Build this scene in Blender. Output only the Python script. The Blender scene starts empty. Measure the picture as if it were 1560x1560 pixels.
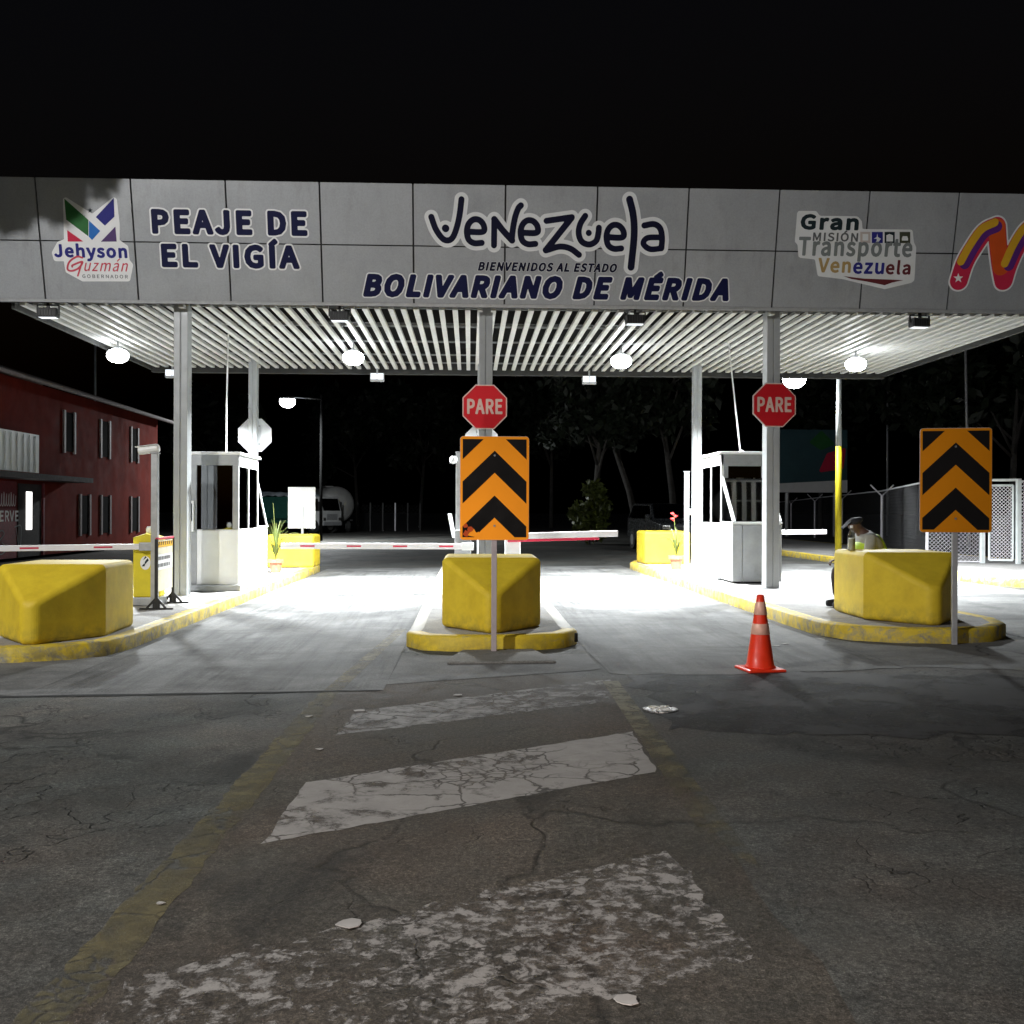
import bpy, bmesh, math, random, os
import numpy as np
from mathutils import Vector, Matrix
PI = math.pi
R = math.radians
sc = bpy.context.scene
COL = sc.collection

# ------------------------------------------------------------------ camera, world, sun, exposure
FPX, CX = 1560.0, 780.0
YAW, ROLL, PITCH, CAMZ = math.atan(64/1560.0), R(0.22), math.atan(-1.5/1560.0), 1.5
f0 = Vector((math.sin(YAW), math.cos(YAW), 0)); r0 = Vector((math.cos(YAW), -math.sin(YAW), 0)); u0 = Vector((0, 0, 1))
FW = f0*math.cos(PITCH)+u0*math.sin(PITCH); up1 = u0*math.cos(PITCH)-f0*math.sin(PITCH)
RT = r0*math.cos(ROLL)+up1*math.sin(ROLL); UP = up1*math.cos(ROLL)-r0*math.sin(ROLL)
CAM = Vector((0, 0, CAMZ))
cam = bpy.data.cameras.new("camera"); cam.sensor_width = 36; cam.sensor_fit = 'HORIZONTAL'; cam.lens = 36
cam.clip_start = 0.05; cam.clip_end = 2000
co = bpy.data.objects.new("camera", cam)
co.matrix_world = Matrix(((RT.x, UP.x, -FW.x, CAM.x), (RT.y, UP.y, -FW.y, CAM.y), (RT.z, UP.z, -FW.z, CAM.z), (0, 0, 0, 1)))
COL.objects.link(co); sc.camera = co

w = bpy.data.worlds.new("World"); sc.world = w; w.use_nodes = True
nt = w.node_tree; bg = nt.nodes['Background']
sky = nt.nodes.new('ShaderNodeTexSky'); sky.sky_type = 'NISHITA'; sky.sun_disc = False
sky.sun_elevation = R(-4); sky.sun_rotation = R(200)
nt.links.new(sky.outputs[0], bg.inputs[0]); bg.inputs[1].default_value = 0.15

sun = bpy.data.lights.new("moonlight", 'SUN'); sun.energy = 0.006; sun.angle = R(0.5); sun.color = (.8, .88, 1)
so = bpy.data.objects.new("moonlight", sun); so.rotation_euler = (R(50), 0, R(-30)); COL.objects.link(so)

sc.view_settings.view_transform = 'Standard'; sc.view_settings.look = 'None'
sc.view_settings.exposure = 0.0; sc.view_settings.gamma = 1.0
LED = 32.0           # radiance of the lamp lenses
LEDW = 2150.0         # watts of each canopy lamp, thrown downwards
STREET = 4800.0      # watts of the street lamp behind the viewer
HEAD = 270.0         # watts of each dipped headlight behind the viewer
sc.render.engine = 'CYCLES'
sc.cycles.use_denoising = True
sc.cycles.max_bounces = 7; sc.cycles.diffuse_bounces = 4; sc.cycles.glossy_bounces = 4; sc.cycles.transparent_max_bounces = 16
sc.cycles.sample_clamp_indirect = 8
sc.cycles.caustics_reflective = False; sc.cycles.caustics_refractive = False
random.seed(7)

def ray(px, py): return FW+RT*((px-CX)/FPX)-UP*((py-CX)/FPX)
def atY(px, py, Y):
    r = ray(px, py); return CAM+r*(Y/r.y)
def gz(x): return 0.013*max(-8.0, min(8.0, x))          # the road has a slight crossfall

# ------------------------------------------------------------------ materials
class N:
    def __init__(s, name):
        s.m = bpy.data.materials.new(name); s.m.use_nodes = True
        s.t = s.m.node_tree; s.b = s.t.nodes['Principled BSDF']; s.o = s.t.nodes['Material Output']
    def n(s, ty, **kw):
        x = s.t.nodes.new('ShaderNode'+ty)
        for k, v in kw.items():
            if k.startswith('i_'):
                k = k[2:]; x.inputs[int(k) if k.isdigit() else k].default_value = v
            else: setattr(x, k, v)
        return x
    def l(s, a, b): s.t.links.new(a, b)
    def coord(s): return s.n('TexCoord').outputs['Object']
    def noise(s, vec, scale, detail=4, rough=.6, dist=0):
        x = s.n('TexNoise'); x.inputs['Scale'].default_value = scale; x.inputs['Detail'].default_value = detail
        x.inputs['Roughness'].default_value = rough; x.inputs['Distortion'].default_value = dist
        if vec is not None: s.l(vec, x.inputs['Vector'])
        return x.outputs['Fac']
    def ramp(s, fac, stops):
        x = s.n('ValToRGB'); e = x.color_ramp.elements
        while len(e) < len(stops): e.new(.5)
        for q, (p, c) in zip(e, stops):
            q.position = p; q.color = (c[0], c[1], c[2], 1) if hasattr(c, '__len__') else (c, c, c, 1)
        s.l(fac, x.inputs[0]); return x.outputs[0]
    def mix(s, fac, a, b, mode='MIX'):
        x = s.n('Mix', data_type='RGBA', blend_type=mode)
        for k, v in ((0, fac), (6, a), (7, b)):
            if isinstance(v, (int, float)): x.inputs[k].default_value = v if k == 0 else (v, v, v, 1)
            elif isinstance(v, tuple): x.inputs[k].default_value = (v[0], v[1], v[2], 1)
            else: s.l(v, x.inputs[k])
        return x.outputs[2]
    def math(s, op, a, b=0.0):
        x = s.n('Math', operation=op)
        for k, v in ((0, a), (1, b)):
            if isinstance(v, (int, float)): x.inputs[k].default_value = v
            else: s.l(v, x.inputs[k])
        return x.outputs[0]
    def bump(s, h, st=.3, d=.01):
        x = s.n('Bump'); x.inputs['Strength'].default_value = st; x.inputs['Distance'].default_value = d
        s.l(h, x.inputs['Height']); s.l(x.outputs[0], s.b.inputs['Normal'])

def pm(name, c, rough=.55, metal=0, var=.18, scale=6, dirt=None, dsc=3, dth=(.5, .75), bump=.0, spec=.5):
    """painted / plain surface: base colour with mottling and optional dirt or wear of its own shape"""
    m = N(name); v = m.coord()
    a = tuple(x*(1-var) for x in c); b = tuple(min(1, x*(1+var)) for x in c)
    col = m.ramp(m.noise(v, scale, 5), [(.3, a), (.7, b)])
    if dirt:
        d = m.ramp(m.noise(v, dsc, 8, .7, .4), [(dth[0], 0), (dth[1], 1)])
        col = m.mix(d, col, dirt)
    m.l(col, m.b.inputs['Base Color'])
    m.b.inputs['Metallic'].default_value = metal
    m.b.inputs['Specular IOR Level'].default_value = spec
    m.l(m.ramp(m.noise(v, scale*2.3, 4), [(.3, max(0, rough-.1)), (.7, min(1, rough+.1))]), m.b.inputs['Roughness'])
    if bump: m.bump(m.noise(v, scale*6, 5), bump, .01)
    return m.m

def emit(name, c, st):
    m = N(name); e = m.n('Emission'); e.inputs[0].default_value = (*c, 1); e.inputs[1].default_value = st
    m.l(e.outputs[0], m.o.inputs[0]); return m.m

def glass_mat(name, tint, refl=.12):
    m = N(name)
    t = m.n('BsdfTransparent'); t.inputs[0].default_value = (*tint, 1)
    g = m.n('BsdfGlossy'); g.inputs['Roughness'].default_value = .03
    lw = m.n('LayerWeight'); lw.inputs[0].default_value = .25
    k = m.math('ADD', lw.outputs['Fresnel'], refl)
    x = m.n('MixShader'); m.l(k, x.inputs[0]); m.l(t.outputs[0], x.inputs[1]); m.l(g.outputs[0], x.inputs[2])
    m.l(x.outputs[0], m.o.inputs[0]); return m.m

def cracks(m, v, scale, width, keep, kscale, dist=.35):
    """0/1 crack lines: distorted voronoi cell borders kept only in noisy patches"""
    nz = m.n('TexNoise'); nz.inputs['Scale'].default_value = scale*1.4; nz.inputs['Detail'].default_value = 4; m.l(v, nz.inputs['Vector'])
    vm = m.n('VectorMath', operation='MULTIPLY_ADD'); m.l(nz.outputs['Color'], vm.inputs[0])
    vm.inputs[1].default_value = (dist/scale*2,)*3; m.l(v, vm.inputs[2])
    vo = m.n('TexVoronoi', feature='DISTANCE_TO_EDGE'); vo.inputs['Scale'].default_value = scale; m.l(vm.outputs[0], vo.inputs['Vector'])
    line = m.ramp(vo.outputs['Distance'], [(0, 1), (width, 0)])
    k = m.ramp(m.noise(v, kscale, 3), [(keep, 0), (keep+.08, 1)])
    return m.math('MULTIPLY', line, k)

def asphalt(name, lo, hi, tint=(1, 1, 1), ck=1.0):
    m = N(name); v = m.coord()
    big = m.noise(v, .28, 6, .62, .5); mid = m.noise(v, 1.7, 10, .78, .35); fine = m.noise(v, 42, 4, .85); grit = m.noise(v, 130, 2, .9)
    f = m.math('ADD', m.math('MULTIPLY', big, .45), m.math('MULTIPLY', mid, .55))
    c = m.ramp(f, [(.34, lo), (.5, tuple((p*.62+q*.38) for p, q in zip(lo, hi))), (.66, hi)])
    sp = m.ramp(fine, [(.3, .35), (.5, .95), (.7, 1.9)])
    c = m.mix(1.0, c, sp, 'MULTIPLY'); c = m.mix(1.0, c, m.ramp(grit, [(.4, .7), (.55, 1.0), (.68, 1.9)]), 'MULTIPLY')
    br = m.ramp(m.noise(v, .8, 4), [(.4, (.94, 1.0, .97)), (.7, (1.14, .98, .86))]); c = m.mix(.9, c, br, 'MULTIPLY')
    c = m.mix(1.0, c, tint, 'MULTIPLY')
    c1 = cracks(m, v, .42, .016, .42, .3, .55); c2 = cracks(m, v, 4.2, .05, .585, .5, .8); c3 = cracks(m, v, 1.25, .016, .48, .5, .9)
    cr = m.math('MAXIMUM', m.math('MAXIMUM', c1, m.math('MULTIPLY', c2, .75)), c3)
    brk = m.ramp(m.noise(v, 6, 5, .7), [(.30, 0), (.46, 1)]); cr = m.math('MULTIPLY', m.math('MULTIPLY', cr, ck), brk)
    c = m.mix(m.math('MULTIPLY', cr, .8), c, (.006, .006, .006))
    oil = m.ramp(m.noise(v, .5, 8, .7, .9), [(.55, 0), (.68, .72)]); c = m.mix(oil, c, (.013, .013, .0135))
    dust = m.ramp(m.noise(v, .9, 9, .75, .7), [(.56, 0), (.72, .45)]); c = m.mix(dust, c, (.12, .115, .10))
    m.l(c, m.b.inputs['Base Color'])
    m.l(m.ramp(mid, [(.3, .6), (.7, .92)]), m.b.inputs['Roughness'])
    m.b.inputs['Specular IOR Level'].default_value = .3
    h = m.math('SUBTRACT', m.math('ADD', m.math('MULTIPLY', fine, .7), m.math('ADD', m.math('MULTIPLY', mid, .5), m.math('MULTIPLY', grit, .35))), m.math('MULTIPLY', cr, 1.6))
    m.bump(h, .6, .011); return m.m

def paint(name, c, wear, wscale, edge=.06, crack=0, tone=None, drift=(0, 0, 0)):
    """road paint worn through to the road below (transparent holes)"""
    m = N(name); v = m.coord()
    col = m.ramp(m.noise(v, 7, 6, .7), [(.3, tuple(x*.72 for x in c)), (.7, c)])
    if tone: col = m.mix(m.ramp(m.noise(v, 1.7, 4), [(.4, 0), (.65, .7)]), col, tone)
    m.l(col, m.b.inputs['Base Color']); m.b.inputs['Roughness'].default_value = .75
    nz = m.noise(v, wscale, 9, .72, .25)
    big = m.noise(v, .9, 4, .6, .5); nz = m.math('ADD', m.math('MULTIPLY', nz, .72), m.math('MULTIPLY', big, .28))
    if any(drift):
        sx = m.n('SeparateXYZ'); m.l(v, sx.inputs[0])
        nz = m.math('ADD', nz, m.math('ADD', m.math('MULTIPLY', sx.outputs['X'], drift[0]), m.math('ADD', m.math('MULTIPLY', sx.outputs['Y'], drift[1]), drift[2])))
    a = m.ramp(nz, [(wear-edge, 0), (wear+edge, 1)])
    if crack:
        c1 = m.math('MAXIMUM', cracks(m, v, 2.4, .03, .42, .6), cracks(m, v, 9, .09, .5, 1.1))
        a = m.math('SUBTRACT', a, m.math('MULTIPLY', c1, crack))
    t = m.n('BsdfTransparent'); x = m.n('MixShader')
    m.l(a, x.inputs[0]); m.l(t.outputs[0], x.inputs[1]); m.l(m.b.outputs[0], x.inputs[2]); m.l(x.outputs[0], m.o.inputs[0])
    m.bump(m.noise(v, 70, 3), .3, .006)
    return m.m

def concrete(name, lo, hi, bump=.3):
    m = N(name); v = m.coord()
    c = m.ramp(m.noise(v, 1.1, 8, .7, .4), [(.32, lo), (.68, hi)])
    st = m.ramp(m.noise(v, .5, 6, .65, .8), [(.48, 0), (.72, .7)]); c = m.mix(st, c, tuple(x*.45 for x in lo))
    c = m.mix(1.0, c, m.ramp(m.noise(v, 55, 3, .8), [(.35, .7), (.65, 1.25)]), 'MULTIPLY')
    cr = cracks(m, v, .5, .012, .55, .3); c = m.mix(m.math('MULTIPLY', cr, .8), c, (.02, .02, .02))
    m.l(c, m.b.inputs['Base Color']); m.b.inputs['Roughness'].default_value = .8; m.b.inputs['Specular IOR Level'].default_value = .3
    m.bump(m.noise(v, 40, 5), bump, .008); return m.m

YEL = (.62, .47, .025)
def yellow_paint(name, wear=(.62, .8), under=(.22, .20, .17), upto=None):
    m = N(name); v = m.coord()
    c = m.ramp(m.noise(v, 3, 6, .65), [(.3, (.68, .475, .02)), (.7, (.88, .66, .035))])
    c = m.mix(m.ramp(m.noise(v, 1.2, 5, .6, .5), [(.55, 0), (.8, .4)]), c, (.48, .44, .03))
    d = m.ramp(m.noise(v, 6, 9, .75, .5), [(wear[0], 0), (wear[1], 1)]); c = m.mix(d, c, under)
    c = m.mix(m.ramp(m.noise(v, 16, 8, .8, 1.2), [(.66, 0), (.73, .7)]), c, (.14, .115, .05))
    sx = m.n('SeparateXYZ'); m.l(v, sx.inputs[0])
    mud = m.math('MULTIPLY', m.ramp(sx.outputs['Z'], [(.0, 1), (.22, 0)]), m.ramp(m.noise(v, 4, 7, .7), [(.4, 0), (.62, 1)]))
    c = m.mix(m.math('MULTIPLY', mud, .75), c, (.10, .085, .05))
    if upto:
        yy = m.math('ADD', sx.outputs['Y'], m.math('MULTIPLY', m.noise(v, 5, 5), .5))
        c = m.mix(m.ramp(m.math('DIVIDE', yy, upto*2), [(.497, 0), (.503, .93)]), c, under)
    m.l(c, m.b.inputs['Base Color']); m.b.inputs['Roughness'].default_value = .62
    m.bump(m.noise(v, 22, 6), .25, .01); return m.m

def chain(name, c, metal=.6, rough=.45): return pm(name, c, rough, metal, .1, 9)

M = {}
M['asphalt'] = asphalt('asphalt', (.03, .0305, .030), (.16, .16, .153))
M['gore'] = asphalt('island_asphalt', (.038, .035, .032), (.135, .122, .110), (1.03, .99, .95), .7)
M['apron'] = concrete('apron_concrete', (.085, .086, .084), (.235, .235, .23))
M['patch'] = None
M['joint'] = pm('joint_and_shade', (.008, .008, .008), .95)
M['ramp'] = concrete('ramp_concrete', (.15, .145, .13), (.27, .265, .25))
M['pave'] = concrete('pavement_concrete', (.26, .25, .24), (.42, .41, .40))
M['kerb'] = yellow_paint('kerb_paint', (.45, .62), (.30, .28, .22))
M['kerbc'] = yellow_paint('nose_kerb_paint', (.56, .78), (.32, .31, .29), 11.75)
M['yellow'] = yellow_paint('block_paint', (.66, .85))
M['white'] = pm('white_panel', (.86, .87, .86), .4, 0, .04, 4, (.55, .53, .48), 5, (.68, .9))
M['alu'] = pm('grey_aluminium', (.30, .31, .315), .42, .25, .1, 5, (.2, .2, .19), 4, (.6, .85))
M['galv'] = pm('galvanised_steel', (.42, .43, .44), .45, .35, .14, 9, (.22, .2, .17), 5, (.62, .85))
M['column'] = pm('column_paint', (.36, .375, .385), .45, .1, .07, 4, (.2, .19, .17), 2.5, (.62, .85))
M['slat'] = pm('slat_white', (.50, .50, .485), .5, 0, .05, 2, (.5, .48, .42), 2, (.6, .85))
M['dark'] = pm('dark_steel', (.028, .029, .03), .5, .2, .2, 6)
M['roofdark'] = pm('roof_underside', (.018, .018, .0175), .8, 0, .2, 2)
def cladding():
    m = N('composite_panel'); v = m.coord(); mp_ = m.n('Mapping'); mp_.inputs['Scale'].default_value = (7, 7, .35); m.l(v, mp_.inputs['Vector'])
    c = m.ramp(m.noise(v, .9, 6, .65, .3), [(.3, (.32, .333, .35)), (.7, (.40, .413, .432))])
    run = m.math('MULTIPLY', m.ramp(m.noise(mp_.outputs[0], 1.0, 7, .7), [(.5, 0), (.75, .55)]), m.ramp(m.noise(v, .55, 4), [(.4, .1), (.65, 1)]))
    c = m.mix(run, c, (.19, .187, .178))
    c = m.mix(1.0, c, m.ramp(m.noise(v, 40, 3, .7), [(.3, .9), (.7, 1.06)]), 'MULTIPLY')
    m.l(c, m.b.inputs['Base Color']); m.b.inputs['Roughness'].default_value = .45; m.b.inputs['Metallic'].default_value = .08
    m.bump(m.noise(v, .8, 2), .25, .05); return m.m
M['acm'] = cladding()
M['navy'] = pm('navy_vinyl', (.008, .010, .050), .5, 0, .08, 3, spec=.12)
M['black_vinyl'] = pm('black_vinyl', (.007, .008, .026), .5, 0, .1, 3, spec=.12)
M['halo'] = pm('white_vinyl', (.86, .86, .87), .4, 0, .04, 3)
M['halogrey'] = pm('pale_vinyl', (.76, .77, .78), .4, 0, .05, 3)
def vin(n, c): M[n] = pm(n, c, .5, 0, .07, 4, spec=.15)
vin('v_green', (.035, .15, .045)); vin('v_blue', (.03, .17, .55)); vin('v_navy', (.03, .03, .22)); vin('v_red', (.62, .03, .08)); vin('v_purple', (.10, .055, .17))
vin('v_pink', (.62, .08, .12)); vin('v_grey', (.12, .125, .13)); vin('v_char', (.018, .03, .035)); vin('v_tan', (.42, .29, .12)); vin('v_maroon', (.13, .025, .03)); vin('v_beige', (.55, .48, .45)); vin('v_olive', (.06, .065, .04)); vin('v_midgrey', (.20, .22, .22))
vin('v_yellow', (.75, .42, .03)); vin('v_violet', (.13, .03, .22)); vin('v_orange', (.70, .10, .02))
def sheeting(n, c, metal=.55, rough=.42):
    m = N(n); m.b.inputs['Base Color'].default_value = (*c, 1); m.b.inputs['Metallic'].default_value = metal; m.b.inputs['Roughness'].default_value = rough
    v = m.coord(); m.l(m.ramp(m.noise(v, 3, 5, .6), [(.3, tuple(x*.93 for x in c)), (.7, c)]), m.b.inputs['Base Color']); M[n] = m.m
sheeting('sh_orange', (.98, .34, .004)); sheeting('sh_red', (.80, .018, .03), .45, .42); sheeting('sh_white', (.85, .62, .55), .35, .45)
M['sh_black'] = pm('sign_black', (.009, .008, .008), .5, 0, .2, 2, spec=.10)
M['signback'] = pm('sign_back', (.72, .74, .75), .45, .1, .06, 4)
M['glass'] = glass_mat('window_glass', (.14, .16, .16), .10)
M['glassdark'] = glass_mat('dark_glass', (.06, .065, .07), .08)
M['red_rub'] = pm('orange_rubber', (.92, .045, .012), .42, 0, .1, 10, (.35, .03, .02), 9, (.66, .85))
M['cone_white'] = pm('reflective_collar', (.88, .50, .38), .4, .1, .1, 10)
M['black_rub'] = pm('black_rubber', (.02, .02, .02), .7, 0, .2, 8)
M['arm_white'] = pm('arm_white', (.80, .78, .79), .4, 0, .05, 5)
M['arm_red'] = pm('arm_red', (.55, .02, .06), .45, 0, .1, 5)
M['terracotta'] = pm('terracotta', (.42, .15, .085), .8, 0, .2, 12, (.6, .4, .3), 10, (.6, .8))
M['soil'] = pm('soil', (.04, .03, .02), .95, 0, .3, 20)
M['leaf'] = pm('leaf', (.085, .11, .02), .5, 0, .35, 8)
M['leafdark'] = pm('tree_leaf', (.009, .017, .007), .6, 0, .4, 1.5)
M['flower'] = pm('red_bract', (.65, .03, .03), .5, 0, .2, 8)
M['bark'] = pm('bark', (.075, .07, .065), .9, 0, .35, 5, bump=.5)
M['bldg'] = pm('dark_red_wall', (.15, .020, .013), .85, 0, .22, .7, (.10, .014, .010), .6, (.5, .8), bump=.1, spec=.06)
M['unlit'] = pm('unlit_black', (.006, .006, .006), .95, 0, .1, 5, spec=.05)  # near-black: darkness put into the colour so pole and panes look unlit
M['ledge'] = pm('dark_ledge', (.03, .025, .025), .8)
M['rooftile'] = pm('roof_edge', (.16, .12, .11), .8)
M['trimgrey'] = pm('window_trim', (.26, .22, .22), .6)
M['pole_yellow'] = pm('pole_yellow', (.76, .62, .02), .5, 0, .1, 4, (.3, .22, .05), 4, (.66, .85))
M['pole_white'] = pm('pole_white', (.62, .66, .66), .5, 0, .1, 4)
M['truckwhite'] = pm('truck_white', (.62, .63, .62), .4, 0, .1, 2, (.25, .22, .2), 2, (.6, .85))
M['truckgreen'] = pm('truck_green', (.03, .13, .10), .45)
M['tarp'] = pm('tarpaulin', (.5, .55, .6), .5, 0, .3, 1.5)
M['tank'] = pm('tank_metal', (.34, .34, .33), .5, .3, .2, 1.5)
M['carpaint'] = pm('car_paint', (.03, .032, .035), .25, .3)
M['skin'] = pm('skin', (.10, .055, .04), .55)
M['vest'] = pm('hi_vis_vest', (.50, .72, .05), .6, 0, .1, 12)
M['shirt'] = pm('grey_shirt', (.34, .35, .34), .8, 0, .12, 15)
M['trouser'] = pm('dark_trousers', (.035, .02, .025), .85)
M['capm'] = pm('black_cap', (.012, .012, .018), .8)
M['plastic_clear'] = glass_mat('bottle_plastic', (.97, .98, .95), .22)
M['amber'] = pm('drink', (.85, .84, .66), .3)
M['paper'] = pm('scrap_paper', (.42, .40, .38), .8)
M['poster'] = pm('poster_paper', (.72, .68, .52), .6, 0, .12, 5)
M['text_grey'] = pm('text_grey', (.10, .10, .10), .6)
M['steelshine'] = pm('manhole_iron', (.34, .33, .32), .3, .9, .3, 14, bump=.4)
M['grass'] = pm('grass_blade', (.05, .08, .02), .8)
M['fencewire'] = pm('fence_wire', (.66, .64, .68), .45, .3, .08, 6)
M['wiredark'] = pm('unlit_fence_wire', (.10, .10, .105), .5, .3, .1, 6)  # darker copy of the fence wire; dimness of far panels put into the colour
M['lens'] = emit('led_lens', (.92, .97, 1.0), LED)
M['lens_far'] = emit('lamp_lens', (.92, .97, 1.0), 60)
M['lens_dim'] = emit('flood_lens', (.9, .95, 1.0), 1.4)
M['tube'] = emit('lit_tube', (1, .97, .95), 3.0)
M['billboard'] = pm('billboard_vinyl', (.03, .085, .105), .6, 0, .25, .4)

# ------------------------------------------------------------------ mesh helpers
class MB:
    def __init__(s): s.v = []; s.f = []
    def add(s, v, f):
        k = len(s.v); s.v += [tuple(p) for p in v]; s.f += [tuple(i+k for i in q) for q in f]; return s
    def box(s, a, b, mat=None):
        x0, y0, z0 = a; x1, y1, z1 = b
        v = [Vector(p) for p in ((x0, y0, z0), (x1, y0, z0), (x1, y1, z0), (x0, y1, z0), (x0, y0, z1), (x1, y0, z1), (x1, y1, z1), (x0, y1, z1))]
        if mat: v = [mat @ p for p in v]
        return s.add(v, [(0, 3, 2, 1), (4, 5, 6, 7), (0, 1, 5, 4), (1, 2, 6, 5), (2, 3, 7, 6), (3, 0, 4, 7)])
    def bar(s, p, q, w, h, up=(0, 0, 1)):
        """box beam of section w x h from p to q"""
        p, q = Vector(p), Vector(q); d = (q-p).normalized(); a = d.cross(Vector(up))
        if a.length < 1e-4: a = d.cross(Vector((0, 1, 0)))
        a.normalize(); b = a.cross(d); a *= w/2; b *= h/2
        v = [p-a-b, p+a-b, p+a+b, p-a+b, q-a-b, q+a-b, q+a+b, q-a+b]
        return s.add(v, [(0, 1, 2, 3), (7, 6, 5, 4), (0, 4, 5, 1), (1, 5, 6, 2), (2, 6, 7, 3), (3, 7, 4, 0)])
    def tube(s, pts, r, n=8, cap=True):
        pts = [Vector(p) for p in pts]; rr = r if hasattr(r, '__len__') else [r]*len(pts)
        k = len(s.v); prev = None
        for i, p in enumerate(pts):
            d = (pts[min(i+1, len(pts)-1)]-pts[max(i-1, 0)]).normalized()
            if prev is None:
                a = d.cross(Vector((0, 0, 1)))
                if a.length < 1e-3: a = d.cross(Vector((0, 1, 0)))
            else: a = prev-d*prev.dot(d)
            a.normalize(); prev = a; b = d.cross(a)
            for j in range(n):
                t = 2*PI*j/n; s.v.append(tuple(p+(a*math.cos(t)+b*math.sin(t))*rr[i]))
        for i in range(len(pts)-1):
            for j in range(n):
                q = k+i*n; s.f.append((q+j, q+(j+1) % n, q+n+(j+1) % n, q+n+j))
        if cap:
            s.f.append(tuple(k+j for j in range(n))[::-1]); s.f.append(tuple(k+(len(pts)-1)*n+j for j in range(n)))
        return s
    def lathe(s, prof, n=20, c=(0, 0, 0)):
        k = len(s.v)
        for r, z in prof:
            for j in range(n):
                t = 2*PI*j/n; s.v.append((c[0]+r*math.cos(t), c[1]+r*math.sin(t), c[2]+z))
        for i in range(len(prof)-1):
            for j in range(n):
                q = k+i*n; s.f.append((q+j, q+(j+1) % n, q+n+(j+1) % n, q+n+j))
        s.f.append(tuple(k+j for j in range(n))[::-1]); s.f.append(tuple(k+(len(prof)-1)*n+j for j in range(n)))
        return s
    def prism(s, poly, z0, z1, zf=None):
        zf = zf or (lambda x: 0); n = len(poly)
        v = [(x, y, z0+zf(x)) for x, y in poly]+[(x, y, z1+zf(x)) for x, y in poly]
        return s.add(v, [tuple(range(n))[::-1], tuple(range(n, 2*n))]+[(i, (i+1) % n, n+(i+1) % n, n+i) for i in range(n)])
    def build(s, name, mat, parent=None, bevel=0, seg=2, smooth=False, world=False):
        me = bpy.data.meshes.new(name)
        off = parent.matrix_basis.translation if (world and parent) else Vector((0, 0, 0))
        if world and parent and parent.parent: off = off+parent.parent.matrix_basis.translation
        me.from_pydata([tuple(Vector(p)-off) for p in s.v], [], s.f); me.update()
        if smooth:
            me.polygons.foreach_set('use_smooth', [True]*len(me.polygons))
        me.materials.append(mat)
        o = bpy.data.objects.new(name, me); COL.objects.link(o)
        if parent: o.parent = parent
        if smooth:
            pass
        if bevel:
            b = o.modifiers.new('bevel', 'BEVEL'); b.width = bevel; b.segments = seg; b.limit_method = 'ANGLE'; b.angle_limit = R(40); b.harden_normals = False
        return o

def smooth_angle(o, deg=35):
    me = o.data
    me.polygons.foreach_set('use_smooth', [True]*len(me.polygons))
    bm = bmesh.new(); bm.from_mesh(me)
    for e in bm.edges:
        if len(e.link_faces) == 2 and e.calc_face_angle(0) > R(deg): e.smooth = False
    bm.to_mesh(me); bm.free(); return o

def tag(o, label=None, cat=None, group=None, kind=None):
    if label: o['label'] = label
    if cat: o['category'] = cat
    if group: o['group'] = group
    if kind: o['kind'] = kind
    return o
def thing(name, label, cat, loc=(0, 0, 0), rz=0, group=None):
    o = bpy.data.objects.new(name, None); COL.objects.link(o); o.location = loc; o.rotation_euler = (0, 0, rz)
    o.empty_display_size = .2; return tag(o, label, cat, group)
def kids(o): return [c for c in bpy.data.objects if c.parent == o]
def copy_tree(o, parent=None):
    c = o.copy(); COL.objects.link(c)
    if parent: c.parent = parent
    for ch in kids(o): copy_tree(ch, c)
    return c
def clone(o, loc, rz, label, group=None):
    c = copy_tree(o); c.location = loc; c.rotation_euler = (0, 0, rz); c['label'] = label
    if group: c['group'] = group
    return c
def struct(mb, name, mat, **k): return tag(mb.build(name, mat, **k), kind='structure')

# ------------------------------------------------------------------ flat lettering from distance fields
def marching(F, x0, y0, h):
    """polygons of the region F>0 on a grid (rows = y)"""
    ny, nx = F.shape; V = []; P = []; cache = {}
    def vid(key, x, y):
        if key not in cache: cache[key] = len(V); V.append((x, y))
        return cache[key]
    def corner(i, j): return vid(('c', i, j), x0+i*h, y0+j*h)
    def edge(i, j, k, l):
        a, b = F[j, i], F[l, k]; t = min(.999, max(.001, a/(a-b)))
        key = ('e', i, j, k, l) if (i, j) < (k, l) else ('e', k, l, i, j)
        return vid(key, x0+(i+(k-i)*t)*h, y0+(j+(l-j)*t)*h)
    ins = F > 0
    for j in range(ny-1):
        i = 0
        row = ins[j, :-1].astype(int)+ins[j, 1:]+ins[j+1, :-1]+ins[j+1, 1:]
        for i in np.nonzero(row)[0]:
            i = int(i)
            cs = [(i, j), (i+1, j), (i+1, j+1), (i, j+1)]
            poly = []
            for q in range(4):
                a, b = cs[q], cs[(q+1) % 4]
                ia, ib = ins[a[1], a[0]], ins[b[1], b[0]]
                if ia: poly.append(corner(*a))
                if ia != ib: poly.append(edge(*a, *b))
            if len(poly) >= 3: P.append(tuple(poly))
    return V, P

def seg_dist(X, Y, segs):
    D = np.full(X.shape, 1e9)
    for (ax, ay, bx, by) in segs:
        dx, dy = bx-ax, by-ay; L = dx*dx+dy*dy+1e-12
        t = np.clip(((X-ax)*dx+(Y-ay)*dy)/L, 0, 1)
        np.minimum(D, (X-ax-t*dx)**2+(Y-ay-t*dy)**2, out=D)
    return np.sqrt(D)

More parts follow.
